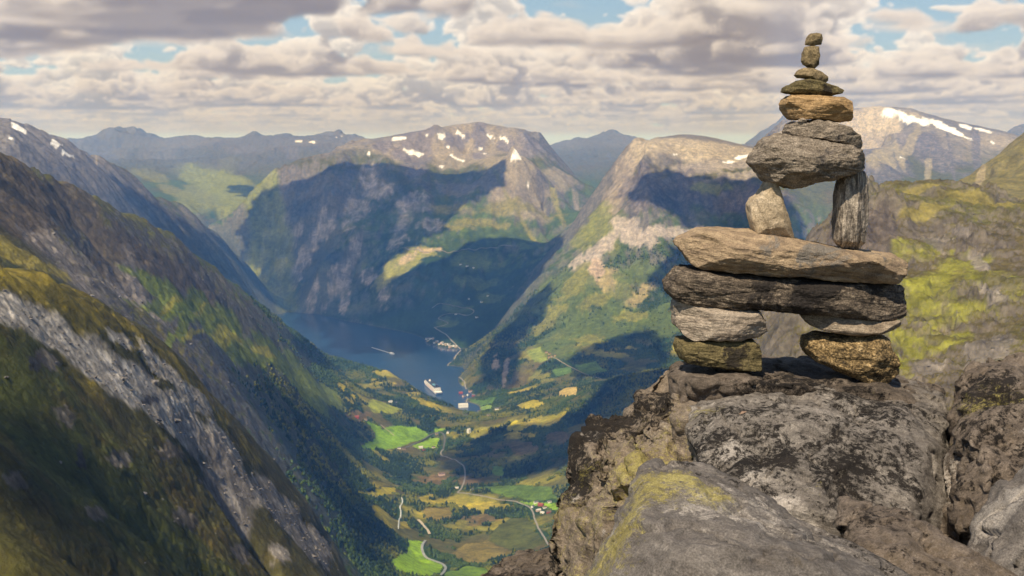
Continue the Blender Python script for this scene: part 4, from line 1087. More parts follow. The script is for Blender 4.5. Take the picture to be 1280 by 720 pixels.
stone('stone', 'small squarish brown stone on the very top of the cairn', [(1007, 56), (1009, 47), (1012, 42), (1019, 41), (1026, 43), (1027, 49), (1026, 56), (1017, 57)], CY_, .05, m_brown, 44, 3.5, 6, 11, .7)
stone('stone', 'upright oval brown stone under the topmost stone of the cairn', [(1002, 76), (1003, 66), (1006, 58.5), (1014, 57), (1023, 58), (1024, 70), (1023, 81), (1018, 86), (1010, 84), (1004, 80)], CY_, .06, m_brown, 50, 3, 7, 12, .7, (0, 0, 1))
stone('stone', 'small tilted wedge-shaped brown stone third from the top of the cairn', [(993, 94), (997, 88), (1005, 84.5), (1015, 85.5), (1026, 90), (1034, 96), (1035, 101), (1031, 104), (1020, 102), (1008, 98), (997, 97)], CY_, .09, m_brown, 56, 3, 7, 13, .7, (.3, 0, 1))
stone('stone', 'dark olive flat stone pointed at both ends near the top of the cairn', [(977, 115), (979, 110), (987, 105), (997, 101), (1008, 99), (1020, 101), (1035, 106), (1046, 109), (1053, 114), (1051, 117), (1043, 118.5), (1035, 121), (1015, 121), (1000, 118.5), (985, 117.5)], CY_, .15, m_olive, 70, 3, 9, 14, .8, (.1, 0, 1))
stone('stone', 'thick orange-tan block with layered front in the upper cairn', [(976.5, 131), (979, 124), (985, 119.5), (1000, 119), (1030, 121), (1052, 122.5), (1062, 128), (1063, 137), (1061, 151), (1048, 152), (1035, 151), (1015, 148), (990, 149), (985, 146), (978, 136)], CY_, .17, m_orange, 86, 5, 9, 15, .9, (.06, 0, 1), fcuts=((0, -.8, 1, .93), (.05, -1, -.5, .9)))
stone('stone', 'tiny pale chock stone wedged under the orange-tan block', [(997, 152), (999, 149), (1003, 147), (1007, 149), (1008, 152), (1003, 153)], CY_ - .06, .03, m_pale, 24, 3, 4, 16, .4)
stone('stone', 'rough grey-brown stone tapering to the right edge under the orange-tan block', [(980, 164), (984, 156), (992, 152), (1005, 153), (1015, 150), (1030, 151), (1045, 156), (1060, 160), (1070, 168), (1075, 180), (1074, 188), (1064, 184), (1050, 180), (1030, 178), (1005, 173), (985, 169)], CY_, .22, m_grey, 84, 3.4, 9, 17, 1.0, (-.25, 0, 1), fcuts=((0, -.9, 1, .88),))
stone('stone', 'largest grey rounded stone bridging the two upright pillars', [(935, 204), (938, 194), (948, 181), (958, 171), (970, 168), (1000, 171), (1030, 176), (1060, 181), (1071, 186), (1076, 198), (1077, 210), (1070, 215), (1055, 218), (1035, 224), (1015, 228), (1000, 235), (985, 236), (970, 232), (955, 228), (950, 222), (946, 214)], CY_, .34, m_grey, 120, 3.4, 9, 18, 1.15, (.08, 0, 1), fcuts=((0, -.9, 1, .86), (0, -.8, -1, .84)))
stone('stone', 'beige triangular stone standing as the left upright pillar of the cairn', [(934, 256), (939, 248), (948, 243), (955, 231), (961, 219), (967, 226), (972, 238), (976, 255), (983, 275), (993, 298), (975, 296), (955, 294), (942, 291), (936, 275)], CY_, .15, m_beige, 80, 6, 3, 19, .7, (1, 0, .3), fcuts=((1.0, -1, 0, .80), (-.8, -1, .1, .86)))
stone('stone', 'grey striped slab standing as the right upright pillar of the cairn', [(1043, 300), (1044, 275), (1045, 245), (1049, 222), (1056, 216), (1066, 211), (1078, 214), (1084, 222), (1084, 245), (1082, 280), (1079, 300), (1074, 312), (1064, 313), (1050, 309)], CY_, .14, m_stripe, 90, 4.5, 5, 20, .8, (1, 0, .05), fcuts=((.9, -1, 0, .70),), sfreq=40)
stone('stone', 'long tan slab with a grey patch, the upper of two stacked slabs', [(841, 303), (844, 298), (860, 290), (872, 285), (900, 285), (940, 288), (980, 295), (1020, 303), (1060, 312), (1100, 317), (1125, 321), (1132, 328), (1128, 340), (1118, 353), (1095, 352), (1060, 349), (1020, 346), (990, 342), (950, 341), (905, 338), (870, 333), (858, 329), (850, 316)], CY_, .36, m_slab, 150, 4.5, 9, 21, 1.0, (.13, 0, 1), fcuts=((.0, -.75, 1, .86), (.1, -.9, -.8, .80), (-.9, -.5, .2, .96)))
stone('stone', 'long dark brown slab with flecked surface, the lower of two stacked slabs', [(829, 355), (834, 345), (843, 334), (860, 332), (890, 337), (930, 341), (980, 343), (1030, 347), (1080, 351), (1115, 355), (1131, 358), (1132, 372), (1132, 394), (1115, 397), (1070, 395), (1030, 391), (980, 387), (930, 383), (900, 382), (860, 377), (840, 372), (832, 366)], CY_ + .02, .33, m_dark, 150, 5, 8, 22, 1.25, (.08, 0, 1))
stone('stone', 'pale grey block on the left leg of the cairn, just under the dark slab', [(841, 380), (843, 375), (858, 377), (890, 381), (925, 383), (945, 385), (953, 396), (955, 410), (945, 417), (920, 421), (890, 423), (862, 423), (850, 415), (842, 405)], CY_ - .02, .24, m_pale, 100, 5, 6, 23, .9, (.02, 0, 1), fcuts=((-.8, -1, 0, .72), (.0, -.5, 1, .93)))
stone('stone', 'olive-brown block at the foot of the left leg of the cairn', [(843, 432), (846, 424), (870, 422), (905, 422), (938, 421), (946, 428), (949, 446), (948, 459), (930, 459), (900, 456), (870, 452), (850, 448), (845, 441)], CY_ - .02, .24, m_olive, 100, 5, 6, 24, .9, (.05, 0, 1), fcuts=((0, -.5, 1, .94),))
stone('stone', 'flat tan stone on the right leg of the cairn, above the golden boulder', [(1003, 396), (1006, 390), (1030, 390), (1060, 393), (1100, 397), (1120, 398), (1122, 407), (1110, 410), (1090, 414), (1065, 417), (1035, 413), (1010, 405)], CY_, .24, m_flat, 90, 4, 6, 25, .8, (.02, 0, 1), fcuts=((0, -.6, 1, .92),))
stone('stone', 'rounded golden speckled boulder stone at the foot of the right leg of the cairn', [(1001, 432), (1004, 422), (1020, 416), (1045, 417), (1070, 415), (1092, 414), (1105, 421), (1115, 437), (1121, 448), (1118, 462), (1108, 474), (1095, 480), (1078, 477), (1055, 468), (1030, 456), (1010, 445)], CY_, .26, m_gold, 110, 2.8, 7, 26, 1.3, (.3, 0, 1))

# ---------------------------------------------------------------- bedrock
r_main = lichen_rock('lichen_bedrock', base=((.30, (.045, .038, .033)), (.48, (.185, .163, .142)), (.62, (.285, .255, .222)), (.8, (.44, .395, .345))), black=.516, pale=.55, yellow=.585, spots=(('black', 925, 510, 3.55, .2, .028), ('black', 960, 590, 3.1, .3, .02), ('black', 1080, 620, 3.0, .3, .012), ('black', 880, 580, 3.3, .2, .02), ('yellow', 880, 505, 3.6, .16, .07), ('pink', 928, 512, 3.45, .035, .3), ('pale', 915, 560, 3.25, .07, .12), ('pale', 945, 595, 3.1, .07, .12), ('pale', 975, 630, 3.0, .08, .12), ('pale', 1000, 655, 2.95, .07, .12), ('black', 1050, 500, 3.7, .3, -.06)))
r_left = lichen_rock('lichen_crag', base=((.30, (.06, .046, .036)), (.48, (.20, .16, .12)), (.62, (.30, .245, .19)), (.8, (.44, .37, .29))), black=.532, pale=.555, yellow=.545, off=(3, 1, 2), spots=(('black', 740, 600, 3.7, .2, .04), ('pale', 740, 540, 3.95, .08, .10), ('pale', 715, 620, 3.7, .06, .08), ('yellow', 800, 590, 3.5, .15, .05), ('yellow', 835, 480, 4.1, .15, .05)))
r_front = lichen_rock('grey_boulder_rock', base=((.3, (.09, .075, .063)), (.48, (.155, .138, .125)), (.62, (.23, .206, .185)), (.8, (.38, .345, .31))), black=.53, pale=.55, yellow=.60, off=(5.3, 2, 7), bs=.7, spots=(('yellow', 850, 615, 2.45, .22, .14), ('yellow', 800, 640, 2.4, .14, .10), ('yellow', 775, 705, 2.35, .26, .15), ('black', 960, 650, 2.3, .3, .03), ('pale', 900, 640, 2.4, .2, .03), ('pale', 830, 572, 2.68, .10, .08), ('pale', 1240, 640, 2.7, .15, .08), ('yellow', 1265, 610, 2.75, .05, .1)))
r_right = lichen_rock('dark_boulder_rock', black=.518, pale=.56, yellow=.575, off=(1, 6, 2), band=(-.5, .2, 1))
r_ledge = lichen_rock('dark_ledge_rock', base=((.3, (.05, .04, .032)), (.5, (.14, .112, .088)), (.65, (.22, .18, .145)), (.8, (.33, .28, .23))), black=.54, pale=.62, yellow=.60, off=(9, 6, 2), band=(0, 0, 1))

hull_rock('rock_ledge', 'dark flat rock ledge directly beneath the two legs of the cairn', 'rock', [
    [(838, 462, 4.25), (846, 448, 4.45), (880, 442, 4.6), (950, 442, 4.6), (1010, 446, 4.6), (1070, 462, 4.6), (1150, 476, 4.5), (1180, 490, 4.3), (836, 470, 3.95), (870, 476, 3.75), (1000, 480, 3.75), (1120, 488, 3.8), (840, 520, 4.2), (1180, 540, 4.2), (840, 520, 3.8), (1180, 540, 3.8)]], r_ledge, .008, 5, 4, .45, (0, 0, 1))
hull_rock('boulder', 'broad grey boulder patched with black lichen below the cairn', 'boulder', [
    [(862, 476, 4.05), (900, 470, 4.1), (1000, 476, 4.1), (1100, 474, 4.15), (1150, 480, 4.1), (1182, 496, 3.95), (858, 500, 3.75), (900, 520, 3.45), (1000, 520, 3.4), (1100, 540, 3.3), (1190, 540, 3.6), (1160, 560, 3.3), (870, 590, 3.2), (1000, 640, 2.95), (1130, 650, 3.0), (1190, 640, 3.3), (860, 760, 3.3), (1190, 900, 3.3), (1000, 900, 2.9), (860, 900, 4.1), (1190, 900, 4.1)]], r_main, .0075, 3, 6, .52, (-.25, .5, 1), chips=16)
hull_rock('rock_crag', 'rugged crag with yellow and black lichen dropping to the valley, left of the broad boulder', 'rock', [
    [(786, 505, 4.1), (792, 478, 4.2), (815, 464, 4.3), (850, 456, 4.35), (900, 462, 4.3), (890, 520, 3.8), (800, 540, 3.8), (850, 580, 3.6), (780, 520, 4.4), (900, 640, 3.6), (790, 640, 4.4), (900, 640, 4.4)],
    [(722, 556, 3.95), (733, 534, 4.05), (748, 524, 4.1), (775, 520, 4.1), (810, 512, 4.0), (860, 540, 3.7), (860, 620, 3.4), (780, 640, 3.5), (730, 600, 3.75), (724, 580, 3.9), (740, 720, 4.2), (880, 720, 4.2), (880, 720, 3.4)],
    [(713, 596, 3.8), (740, 588, 3.7), (790, 600, 3.45), (700, 630, 3.75), (712, 640, 3.65), (780, 660, 3.3), (700, 700, 3.9), (800, 760, 3.3), (800, 760, 4.0), (720, 760, 4.0)],
    [(688, 655, 3.6), (700, 630, 3.55), (730, 622, 3.45), (765, 640, 3.25), (690, 690, 3.5), (700, 740, 3.4), (770, 740, 3.1), (688, 800, 3.7), (780, 860, 3.7), (780, 860, 3.1), (692, 860, 3.4)],
    [(752, 545, 3.75), (790, 540, 3.65), (800, 590, 3.4), (760, 610, 3.45), (830, 600, 3.5), (800, 700, 3.6), (760, 560, 3.9)],
    [(840, 470, 4.05), (880, 466, 4.1), (905, 490, 3.8), (870, 520, 3.62), (835, 510, 3.72), (900, 560, 3.55), (850, 600, 3.6)]], r_left, .0075, 7, 4, .85, (.7, .3, .6), chips=14)
hull_rock('boulder', 'high dark boulder with wavy layers at the right edge beside the broad boulder', 'boulder', [
    [(1184, 500, 3.7), (1192, 478, 3.8), (1212, 452, 3.95), (1240, 443, 4.05), (1290, 445, 4.1), (1400, 458, 4.1), (1180, 560, 3.4), (1210, 540, 3.2), (1290, 500, 3.3), (1400, 500, 3.3), (1176, 640, 3.2), (1220, 640, 3.0), (1300, 640, 2.9), (1420, 640, 3.0), (1180, 860, 3.2), (1420, 860, 3.0), (1420, 860, 4.0), (1180, 860, 4.0)],
    [(1190, 590, 3.15), (1230, 560, 3.1), (1250, 640, 2.85), (1196, 660, 2.95), (1240, 760, 3.0), (1190, 760, 3.2)]], r_right, .0085, 8, 6, .75, (-.35, .2, .8), chips=12)
hull_rock('boulder', 'paler boulder with a crusted edge in the lower right corner', 'boulder', [
    [(1212, 690, 2.75), (1228, 650, 2.8), (1250, 615, 2.85), (1285, 575, 2.9), (1330, 550, 2.95), (1420, 540, 3.0), (1300, 640, 2.55), (1250, 720, 2.5), (1420, 640, 2.5), (1200, 760, 2.7), (1230, 900, 2.5), (1420, 900, 2.5), (1420, 900, 3.0), (1200, 900, 3.0)]], r_front, .009, 9, 6, .8, (-.6, .2, .8))
hull_rock('boulder', 'smooth grey boulder with yellow lichen at the bottom, nearest of the rocks', 'boulder', [
    [(712, 740, 2.45), (740, 690, 2.5), (765, 645, 2.55), (788, 600, 2.6), (802, 580, 2.65), (822, 569, 2.7), (850, 573, 2.72), (905, 594, 2.7), (985, 630, 2.6), (1070, 670, 2.5), (1140, 712, 2.4), (1180, 745, 2.3), (800, 640, 2.35), (850, 690, 2.15), (900, 650, 2.3), (1000, 700, 2.15), (740, 760, 2.2), (1100, 760, 2.1), (700, 900, 2.3), (900, 900, 1.95), (1200, 900, 2.1), (1200, 900, 2.7), (700, 900, 2.7)]], r_front, .008, 10, 9, .45, (.6, .3, .7))
hull_rock('rock', 'narrow wedge of dark rock poking up between the bottom boulders', 'rock', [
    [(1038, 650, 2.75), (1044, 616, 2.85), (1058, 611, 2.85), (1075, 622, 2.8), (1110, 650, 2.7), (1160, 677, 2.6), (1220, 700, 2.5), (1290, 728, 2.4), (1045, 690, 2.65), (1075, 680, 2.5), (1140, 720, 2.4), (1060, 800, 2.6), (1300, 860, 2.3), (1100, 860, 2.3), (1300, 860, 2.8), (1060, 860, 2.9)]], r_right, .008, 12, 4, .6, (.55, .2, 1))
hull_rock('boulder', 'low weathered rock shelf at the bottom edge overlooking the valley fields', 'boulder', [
    [(612, 718, 4.6), (632, 704, 4.7), (665, 691, 4.8), (700, 684, 4.85), (760, 680, 4.9), (600, 735, 4.4), (640, 726, 4.2), (700, 712, 4.2), (780, 700, 4.2), (600, 800, 4.4), (780, 860, 4.3), (780, 860, 5.0), (610, 860, 4.9)],
    [(640, 735, 4.15), (660, 716, 4.2), (700, 706, 4.2), (760, 712, 4.1), (660, 780, 3.9), (760, 780, 3.8), (640, 860, 4.1), (770, 860, 3.9)]], r_ledge, .009, 14, 5, .8, (.1, .1, 1))
# ================================================================ ROADS, RIVERS
def smooth_line(pp, k=8):
    w_ = [cast(*p_) for p_ in pp]
    out = []
    for i in range(len(w_) - 1):
        p0 = w_[max(0, i - 1)]; p1 = w_[i]; p2 = w_[i + 1]; p3 = w_[min(len(w_) - 1, i + 2)]
        for j in range(k):
            t = j / k
            out.append(.5 * ((2 * p1) + (-p0 + p2) * t + (2 * p0 - 5 * p1 + 4 * p2 - p3) * t * t + (-p0 + 3 * p1 - 3 * p2 + p3) * t ** 3))
    out.append(w_[-1]); return np.array(out)
all_lines = []
def strip(name, pp, width, mat, lift=1.0, kind='structure', wvar=0):
    L = smooth_line(pp); d = np.gradient(L[:, :2], axis=0); d /= np.linalg.norm(d, axis=1)[:, None] + 1e-9
    nn = np.stack([-d[:, 1], d[:, 0]], 1); v = []
    W = width * (1 + wvar * fbm2(np.arange(len(L)) * .37, np.zeros(len(L)) + width, 3))
    cols = 5
    for k in range(cols):
        o = (k / (cols - 1) - .5)
        q_ = L[:, :2] + nn * (W * o)[:, None]
        v.append(np.c_[q_, Hs(q_[:, 0], q_[:, 1]) + lift])
    # level across: use the highest of the cross-section so that the ground does not cover it
    zc = np.max([a[:, 2] for a in v], axis=0)
    for a in v: a[:, 2] = zc
    V = np.stack(v, 1); n = len(L)
    # side skirts give the bank its thickness
    lo0 = V[:, 0].copy(); lo1 = V[:, -1].copy(); lo0[:, 2] -= 5; lo1[:, 2] -= 5
    V = np.concatenate([lo0[:, None], V, lo1[:, None]], 1)
    o = mesh_np(name, V.reshape(-1, 3), grid_faces(n, cols + 2), mat, False)
    tag(o, kind=kind); all_lines.append((L, width)); return o
road_m = plain('pale_asphalt', (.25, .235, .22), .9, .1, .05)
gravel_m = plain('gravel_track', (.30, .25, .19), .95, .15, .05)
river_m = plain('river_water_and_gravel', (.25, .26, .26), .5, .3, .05)
foam_m = plain('white_foam', (.75, .78, .80), .9, .1, .05)
strip('road', [(554, 562), (551, 566), (553, 570), (560, 572), (572, 577), (579, 582), (581, 588), (581, 598), (577, 610), (572, 616)], 6, road_m)
strip('road', [(572, 616), (584, 617), (597, 619), (620, 624), (645, 627), (660, 633), (666, 640), (668, 648), (672, 658), (679, 670), (686, 682)], 5.5, road_m)
strip('road', [(503, 562), (508, 559), (516, 556), (530, 549), (542, 542), (552, 541), (556, 548), (554, 562)], 7, plain('dark_asphalt', (.10, .10, .10)))
strip('road', [(568, 450), (561, 455), (560, 459), (565, 464), (571, 469), (577, 474), (581, 480), (583, 487), (585, 495), (582, 505)], 6, road_m)
strip('road', [(543, 409), (549, 413), (556, 417), (563, 424), (570, 431), (576, 437), (574, 440), (568, 449)], 8, road_m)
strip('road', [(503, 310), (520, 312), (545, 313), (560, 316), (575, 313), (590, 312), (610, 310), (640, 308)], 9, plain('pale_road', (.25, .22, .2)))
strip('road', [(540, 385), (556, 380), (575, 384), (592, 388), (585, 394), (562, 392), (548, 398), (560, 404), (545, 409)], 7, plain('shaded_hill_road', (.22, .20, .19)))  # zigzag road, a slightly darker grey surface
strip('road', [(476, 531), (483, 537), (489, 541), (493, 545)], 4, gravel_m)
strip('road', [(690, 446), (708, 456), (728, 466), (752, 474)], 5, gravel_m)
strip('river', [(532, 676), (528, 682), (528, 689), (533, 697), (545, 702), (556, 708), (556, 713), (550, 720)], 8, river_m, 1, wvar=.3)
strip('river', [(502, 622), (503, 628), (500, 634), (501, 642), (499, 650), (498, 662)], 4, plain('stream_rapids', (.42, .45, .46), .6, .2, .05), 1.0, wvar=.9)
strip('river', [(523, 650), (527, 654), (532, 660), (537, 668)], 8, plain('pale_stream_bed', (.42, .36, .28)), 1, wvar=.6)

# ================================================================ HOUSES
wall_ms = {'white': plain('white_boards', (.74, .73, .70), .8, .06, .8), 'red': plain('red_boards', (.30, .055, .035), .85, .15, .8), 'pink': plain('pinkish_render', (.55, .40, .34), .85, .08, .8),
           'tan': plain('tan_boards', (.42, .33, .22), .85, .1, .8), 'dark': plain('dark_boards', (.10, .075, .06), .85, .15, .8)}
roof_ms = {'grey': plain('grey_slate', (.13, .13, .14), .8, .15, .6), 'red': plain('red_tiles', (.26, .07, .05), .85, .15, .6), 'brown': plain('brown_roof', (.13, .09, .06), .85, .15, .6), 'pale': plain('pale_metal_roof', (.50, .49, .47), .6, .08, .6)}
def house(px, py, L, W, Hh, wall, roof, rot, label, group, hip=False, storeys=2):
    p_ = cast(px, py); zb = Hs(p_[0], p_[1])
    zb = max(float(zb), WATER + .5)
    base = empty('house', (p_[0], p_[1], zb - .3), math.radians(rot)); tag(base, label, 'house', group)
    l, w_, h = L / 2, W / 2, Hh; g = W * .36
    V = [(-l, -w_, -4), (l, -w_, -4), (l, w_, -4), (-l, w_, -4), (-l, -w_, h), (l, -w_, h), (l, w_, h), (-l, w_, h), (-l, 0, h + g), (l, 0, h + g)]
    bm = bmesh.new(); vs = [bm.verts.new(v) for v in V]
    for f in ((0, 1, 5, 4), (2, 3, 7, 6), (1, 2, 6, 9, 5), (3, 0, 4, 8, 7), (3, 2, 1, 0)): bm.faces.new([vs[i] for i in f])
    bm_obj('wall', bm, wall_ms[wall], base)
    bm = bmesh.new(); e = .6; t = .35; dz = g * e / w_
    for s in (1, -1):
        q_ = [(-l - e, s * (w_ + e), h - dz + .05), (l + e, s * (w_ + e), h - dz + .05), (l + e, 0, h + g + .05), (-l - e, 0, h + g + .05)]
        lo = [bm.verts.new(v) for v in q_]; hi = [bm.verts.new((v[0], v[1], v[2] + t)) for v in q_]
        bm.faces.new(hi if s < 0 else hi[::-1]); bm.faces.new(lo[::-1] if s < 0 else lo)
        for i in range(4): bm.faces.new([lo[i], lo[(i + 1) % 4], hi[(i + 1) % 4], hi[i]])
    bmesh.ops.recalc_face_normals(bm, faces=bm.faces)
    r_ = bm_obj('roof', bm, roof_ms[roof], base)
    return base
G1 = 'buildings of the farm cluster at the road bend'
for a in ((670, 629, 15, 9, 5.5, 'white', 'grey', 20, 'white farmhouse with grey roof, uppermost of the farm cluster at the road bend'),
          (676, 632, 20, 11, 6, 'red', 'red', -30, 'large red barn in the middle of the farm cluster at the road bend'),
          (666, 634, 13, 8, 5, 'white', 'grey', 60, 'small white house beside the road, leftmost of the farm cluster at the road bend'),
          (681, 635, 13, 9, 5, 'white', 'brown', 10, 'white house with brown roof right of the big red barn at the road bend'),
          (673, 639, 17, 10, 5.5, 'pink', 'pale', 30, 'pinkish house with pale roof below the big red barn at the road bend'),
          (678, 642, 14, 9, 5, 'white', 'pale', -20, 'white house with pale roof, lowest of the farm cluster at the road bend'),
          (686, 641, 16, 10, 5, 'red', 'brown', 5, 'red shed with brown roof, rightmost of the farm cluster at the road bend')): house(*a, G1)
house(687, 628, 13, 8, 4.5, 'white', 'grey', 15, 'lone small white house on the bright meadow above the farm cluster', 'scattered valley houses')
house(552, 594, 26, 14, 8, 'pink', 'brown', 20, 'pinkish house alone in dark woods left of the curving road', 'scattered valley houses')
house(590, 613, 15, 9, 5, 'white', 'grey', 70, 'small white house where the two valley roads meet', 'scattered valley houses')
house(571, 611, 13, 8, 5, 'tan', 'pale', 0, 'tan cabin at the lower end of the curving road', 'scattered valley houses')
house(586, 541, 13, 13, 17, 'white', 'pale', 45, 'tall narrow white building in the woods above the curving road', 'scattered valley houses', storeys=5)
G2 = 'houses along the road below the bright fields'
for i, a in enumerate(((499, 561, 16, 9, 5.5, 'white', 'grey', 10, 'white house at the left end of the row below the bright fields'), (505, 562, 14, 9, 5, 'tan', 'brown', 40, 'tan house beside the dark road below the bright fields'),
          (526, 560, 18, 10, 6, 'white', 'pale', 15, 'white house with pale roof at the foot of the bright triangular field'), (530, 563, 14, 9, 5, 'red', 'brown', 50, 'red shed in the trees below the bright triangular field'),
          (542, 560, 16, 9, 5.5, 'white', 'brown', 5, 'white house at the right corner of the bright triangular field'), (546, 543, 14, 9, 5, 'tan', 'grey', 30, 'tan house at the top end of the dark road'),
          (560, 541, 16, 10, 6, 'white', 'grey', 80, 'white house among the trees right of the dark road'))): house(*a, G2)
G3 = 'farm on the wooded knoll before the fjord'
for a in ((446, 522, 18, 10, 6, 'red', 'red', 20, 'red barn at the left tip of the big bright field'), (457, 525, 14, 9, 5, 'tan', 'brown', -10, 'tan house right of the red barn by the big bright field'),
          (488, 503, 18, 11, 6, 'white', 'pale', 30, 'white farmhouse on the knoll meadow before the fjord'), (495, 504, 12, 8, 5, 'white', 'grey', 0, 'small white outbuilding right of the knoll farmhouse')): house(*a, G3)
house(579, 509, 52, 20, 15, 'white', 'pale', 12, 'large white hotel building near the head of the fjord', 'buildings at the head of the fjord', storeys=5)
G4 = 'buildings at the head of the fjord'
for a in ((576, 492, 22, 12, 7, 'red', 'red', 10, 'reddish building closest to the water at the quay'), (580, 496, 20, 12, 7, 'pink', 'grey', 50, 'pinkish building behind the quay just above the white hotel'),
          (588, 490, 22, 12, 8, 'pink', 'brown', 20, 'pinkish building at the top end of the quay beside the slope'), (592, 495, 18, 11, 7, 'red', 'grey', -20, 'red building right of the quay before the green meadow'), (585, 494, 16, 10, 6, 'white', 'grey', 70, 'white building in the middle of the quay houses'),
          (621, 512, 20, 12, 6, 'white', 'grey', 0, 'white house at the right end of the meadows by the fjord'), (611, 520, 16, 10, 6, 'tan', 'grey', 30, 'tan house on the woods edge below the fjord meadows'), (599, 515, 14, 9, 5, 'white', 'brown', 10, 'white house with brown roof between the meadows and the knoll')): house(*a, G4)
rs = np.random.RandomState(4)
for k in range(14):
    t = k / 13
    wl = ('white', 'tan', 'white', 'pink')[k % 4]
    house(533 + 36 * t + rs.uniform(-1, 1), 424 + 10 * t + rs.uniform(-2.5, 2), rs.uniform(20, 30), 12, rs.uniform(7, 10), wl, ('grey', 'pale')[k % 2], rs.uniform(0, 90),
          {'white': 'white house in the shaded village on the far shore point', 'tan': 'tan house in the shaded village on the far shore point', 'pink': 'pinkish house in the shaded village on the far shore point'}[wl], 'houses of the village on the far shore point')
for k, (a, b) in enumerate(((683, 441), (687, 443), (690, 446), (694, 445), (686, 447))):
    house(a, b, 17, 10, 6, 'tan', 'brown', 25 * k, 'tan house in the hamlet on the green slope above the pale cliff', 'houses of the hillside hamlet')
for k, (a, b) in enumerate(((576, 331), (584, 333), (592, 335), (586, 374), (602, 378), (570, 393), (596, 397), (610, 370))):
    house(a, b, 20, 12, 7, 'white', 'grey', 35 * k, 'white house on the shaded zigzag road slope across the fjord', 'houses on the zigzag road slope')

# ================================================================ SHIPS
def prism_ring(bm, rings):
    vr = [[bm.verts.new(p_) for p_ in r_] for r_ in rings]
    for a, b in zip(vr[:-1], vr[1:]):
        n = len(a)
        for i in range(n): bm.faces.new([a[i], a[(i + 1) % n], b[(i + 1) % n], b[i]])
    bm.faces.new(vr[0][::-1]); bm.faces.new(vr[-1])
    bmesh.ops.recalc_face_normals(bm, faces=bm.faces)
def deck_outline(L, B, z, bow=.22, k=14, back_=-.5):
    """plan of a hull: square stern at back_, pointed bow at +.5"""
    pr = []
    xs = [back_, back_ + .03] + [(.5 - bow) + bow * math.sin(math.pi / 2 * i / k) for i in range(k + 1)]
    ys = [.42, .5] + [.5 * math.cos(math.pi / 2 * i / k) ** .8 for i in range(k)] + [.0]
    for x, y in zip(xs, ys): pr.append((x * L, y * B, z))
    return pr + [(x, -y, z_) for x, y, z_ in pr[-2::-1]]
ship_white = plain('ship_white_paint', (.80, .80, .79), .45, .03, .1); ship_glass = plain('ship_dark_glass', (.04, .05, .07), .2, .2, .3); ship_blue = plain('ship_navy_paint', (.05, .07, .14), .4, .1, .2); ship_or = plain('lifeboat_orange', (.55, .16, .03), .5, .1)
pb, ps_ = cast(532.5, 478.5), cast(549, 493.5)
mid = (pb + ps_) / 2; Ls = np.linalg.norm(pb - ps_)
ship = empty('cruise_ship', (mid[0], mid[1], WATER), math.atan2(pb[1] - ps_[1], pb[0] - ps_[0]))
tag(ship, 'large white cruise ship anchored in the fjord near the shore', 'ship')
BW = 42
bm = bmesh.new(); prism_ring(bm, [deck_outline(Ls * .94, BW * .85, -3, .3), deck_outline(Ls * .96, BW * .97, 3, .28), deck_outline(Ls, BW, 14, .2)]); bm_obj('hull', bm, ship_white, ship)
bm = bmesh.new(); prism_ring(bm, [deck_outline(Ls * .962, BW * .975, 1.0, .28), deck_outline(Ls * .965, BW * .985, 3.2, .278)]); bm_obj('waterline_band', bm, ship_blue, ship)
bm = bmesh.new()
for k in range(6):
    z = 14 + k * 3.2; o = -.47 + .012 * k; sc = .86 - .02 * k
    prism_ring(bm, [[(x, y * .94, z) for x, y, _ in deck_outline(Ls * sc, BW, z, .15)], [(x, y * .94, z + 2.7) for x, y, _ in deck_outline(Ls * sc, BW, z, .15)]])
bm_obj('superstructure', bm, ship_white, ship)
for k in range(6):
    bm = bmesh.new(); z = 14 + k * 3.2 + 2.7; sc = .855 - .02 * k
    prism_ring(bm, [[(x, y * .93, z) for x, y, _ in deck_outline(Ls * sc, BW, z, .15)], [(x, y * .93, z + .5) for x, y, _ in deck_outline(Ls * sc, BW, z, .15)]]); bm_obj('deck_windows', bm, ship_glass, ship)
bm = bmesh.new(); prism_ring(bm, [[(-Ls * .30 + dx, dy, 33) for dx, dy in ((-12, -7), (10, -7), (14, 0), (10, 7), (-12, 7))], [(-Ls * .31 + dx, dy, 48) for dx, dy in ((-9, -5), (6, -5), (9, 0), (6, 5), (-9, 5))]]); bm_obj('funnel', bm, ship_blue, ship)
bm = bmesh.new(); prism_ring(bm, [[(Ls * .2 + dx, dy, 33) for dx, dy in ((-3, -6), (3, -6), (3, 6), (-3, 6))], [(Ls * .2 + dx, dy, 44) for dx, dy in ((-1, -1), (1, -1), (1, 1), (-1, 1))]]); bm_obj('mast', bm, ship_white, ship)
bm = bmesh.new(); prism_ring(bm, [[(-.12 * Ls + dx, dy, 33.1) for dx, dy in ((-26, -9), (26, -9), (26, 9), (-26, 9))], [(-.12 * Ls + dx, dy, 33.6) for dx, dy in ((-26, -9), (26, -9), (26, 9), (-26, 9))]]); bm_obj('pool_deck', bm, plain('pool_blue', (.10, .25, .33)), ship)
for s in (1, -1):
    for k in range(7):
        bm = bmesh.new(); x = -Ls * .28 + k * Ls * .075
        prism_ring(bm, [[(x + dx, s * BW * .485 + dy, 12.4) for dx, dy in ((-5, -1.2), (4, -1.2), (6, 0), (4, 1.2), (-5, 1.2))], [(x + dx, s * BW * .485 + dy, 15.2) for dx, dy in ((-6, -2), (5, -2), (7, 0), (5, 2), (-6, 2))]]); bm_obj('lifeboat', bm, ship_or, ship)
pb, ps_ = cast(494, 443.3), cast(486.5, 441)
mid = (pb + ps_) / 2; Lf = float(np.linalg.norm(pb - ps_))
boat = empty('ferry', (mid[0], mid[1], WATER), math.atan2(pb[1] - ps_[1], pb[0] - ps_[0])); tag(boat, 'small white boat under way on the fjord trailing a wake', 'boat')
Lf = min(Lf, 60)
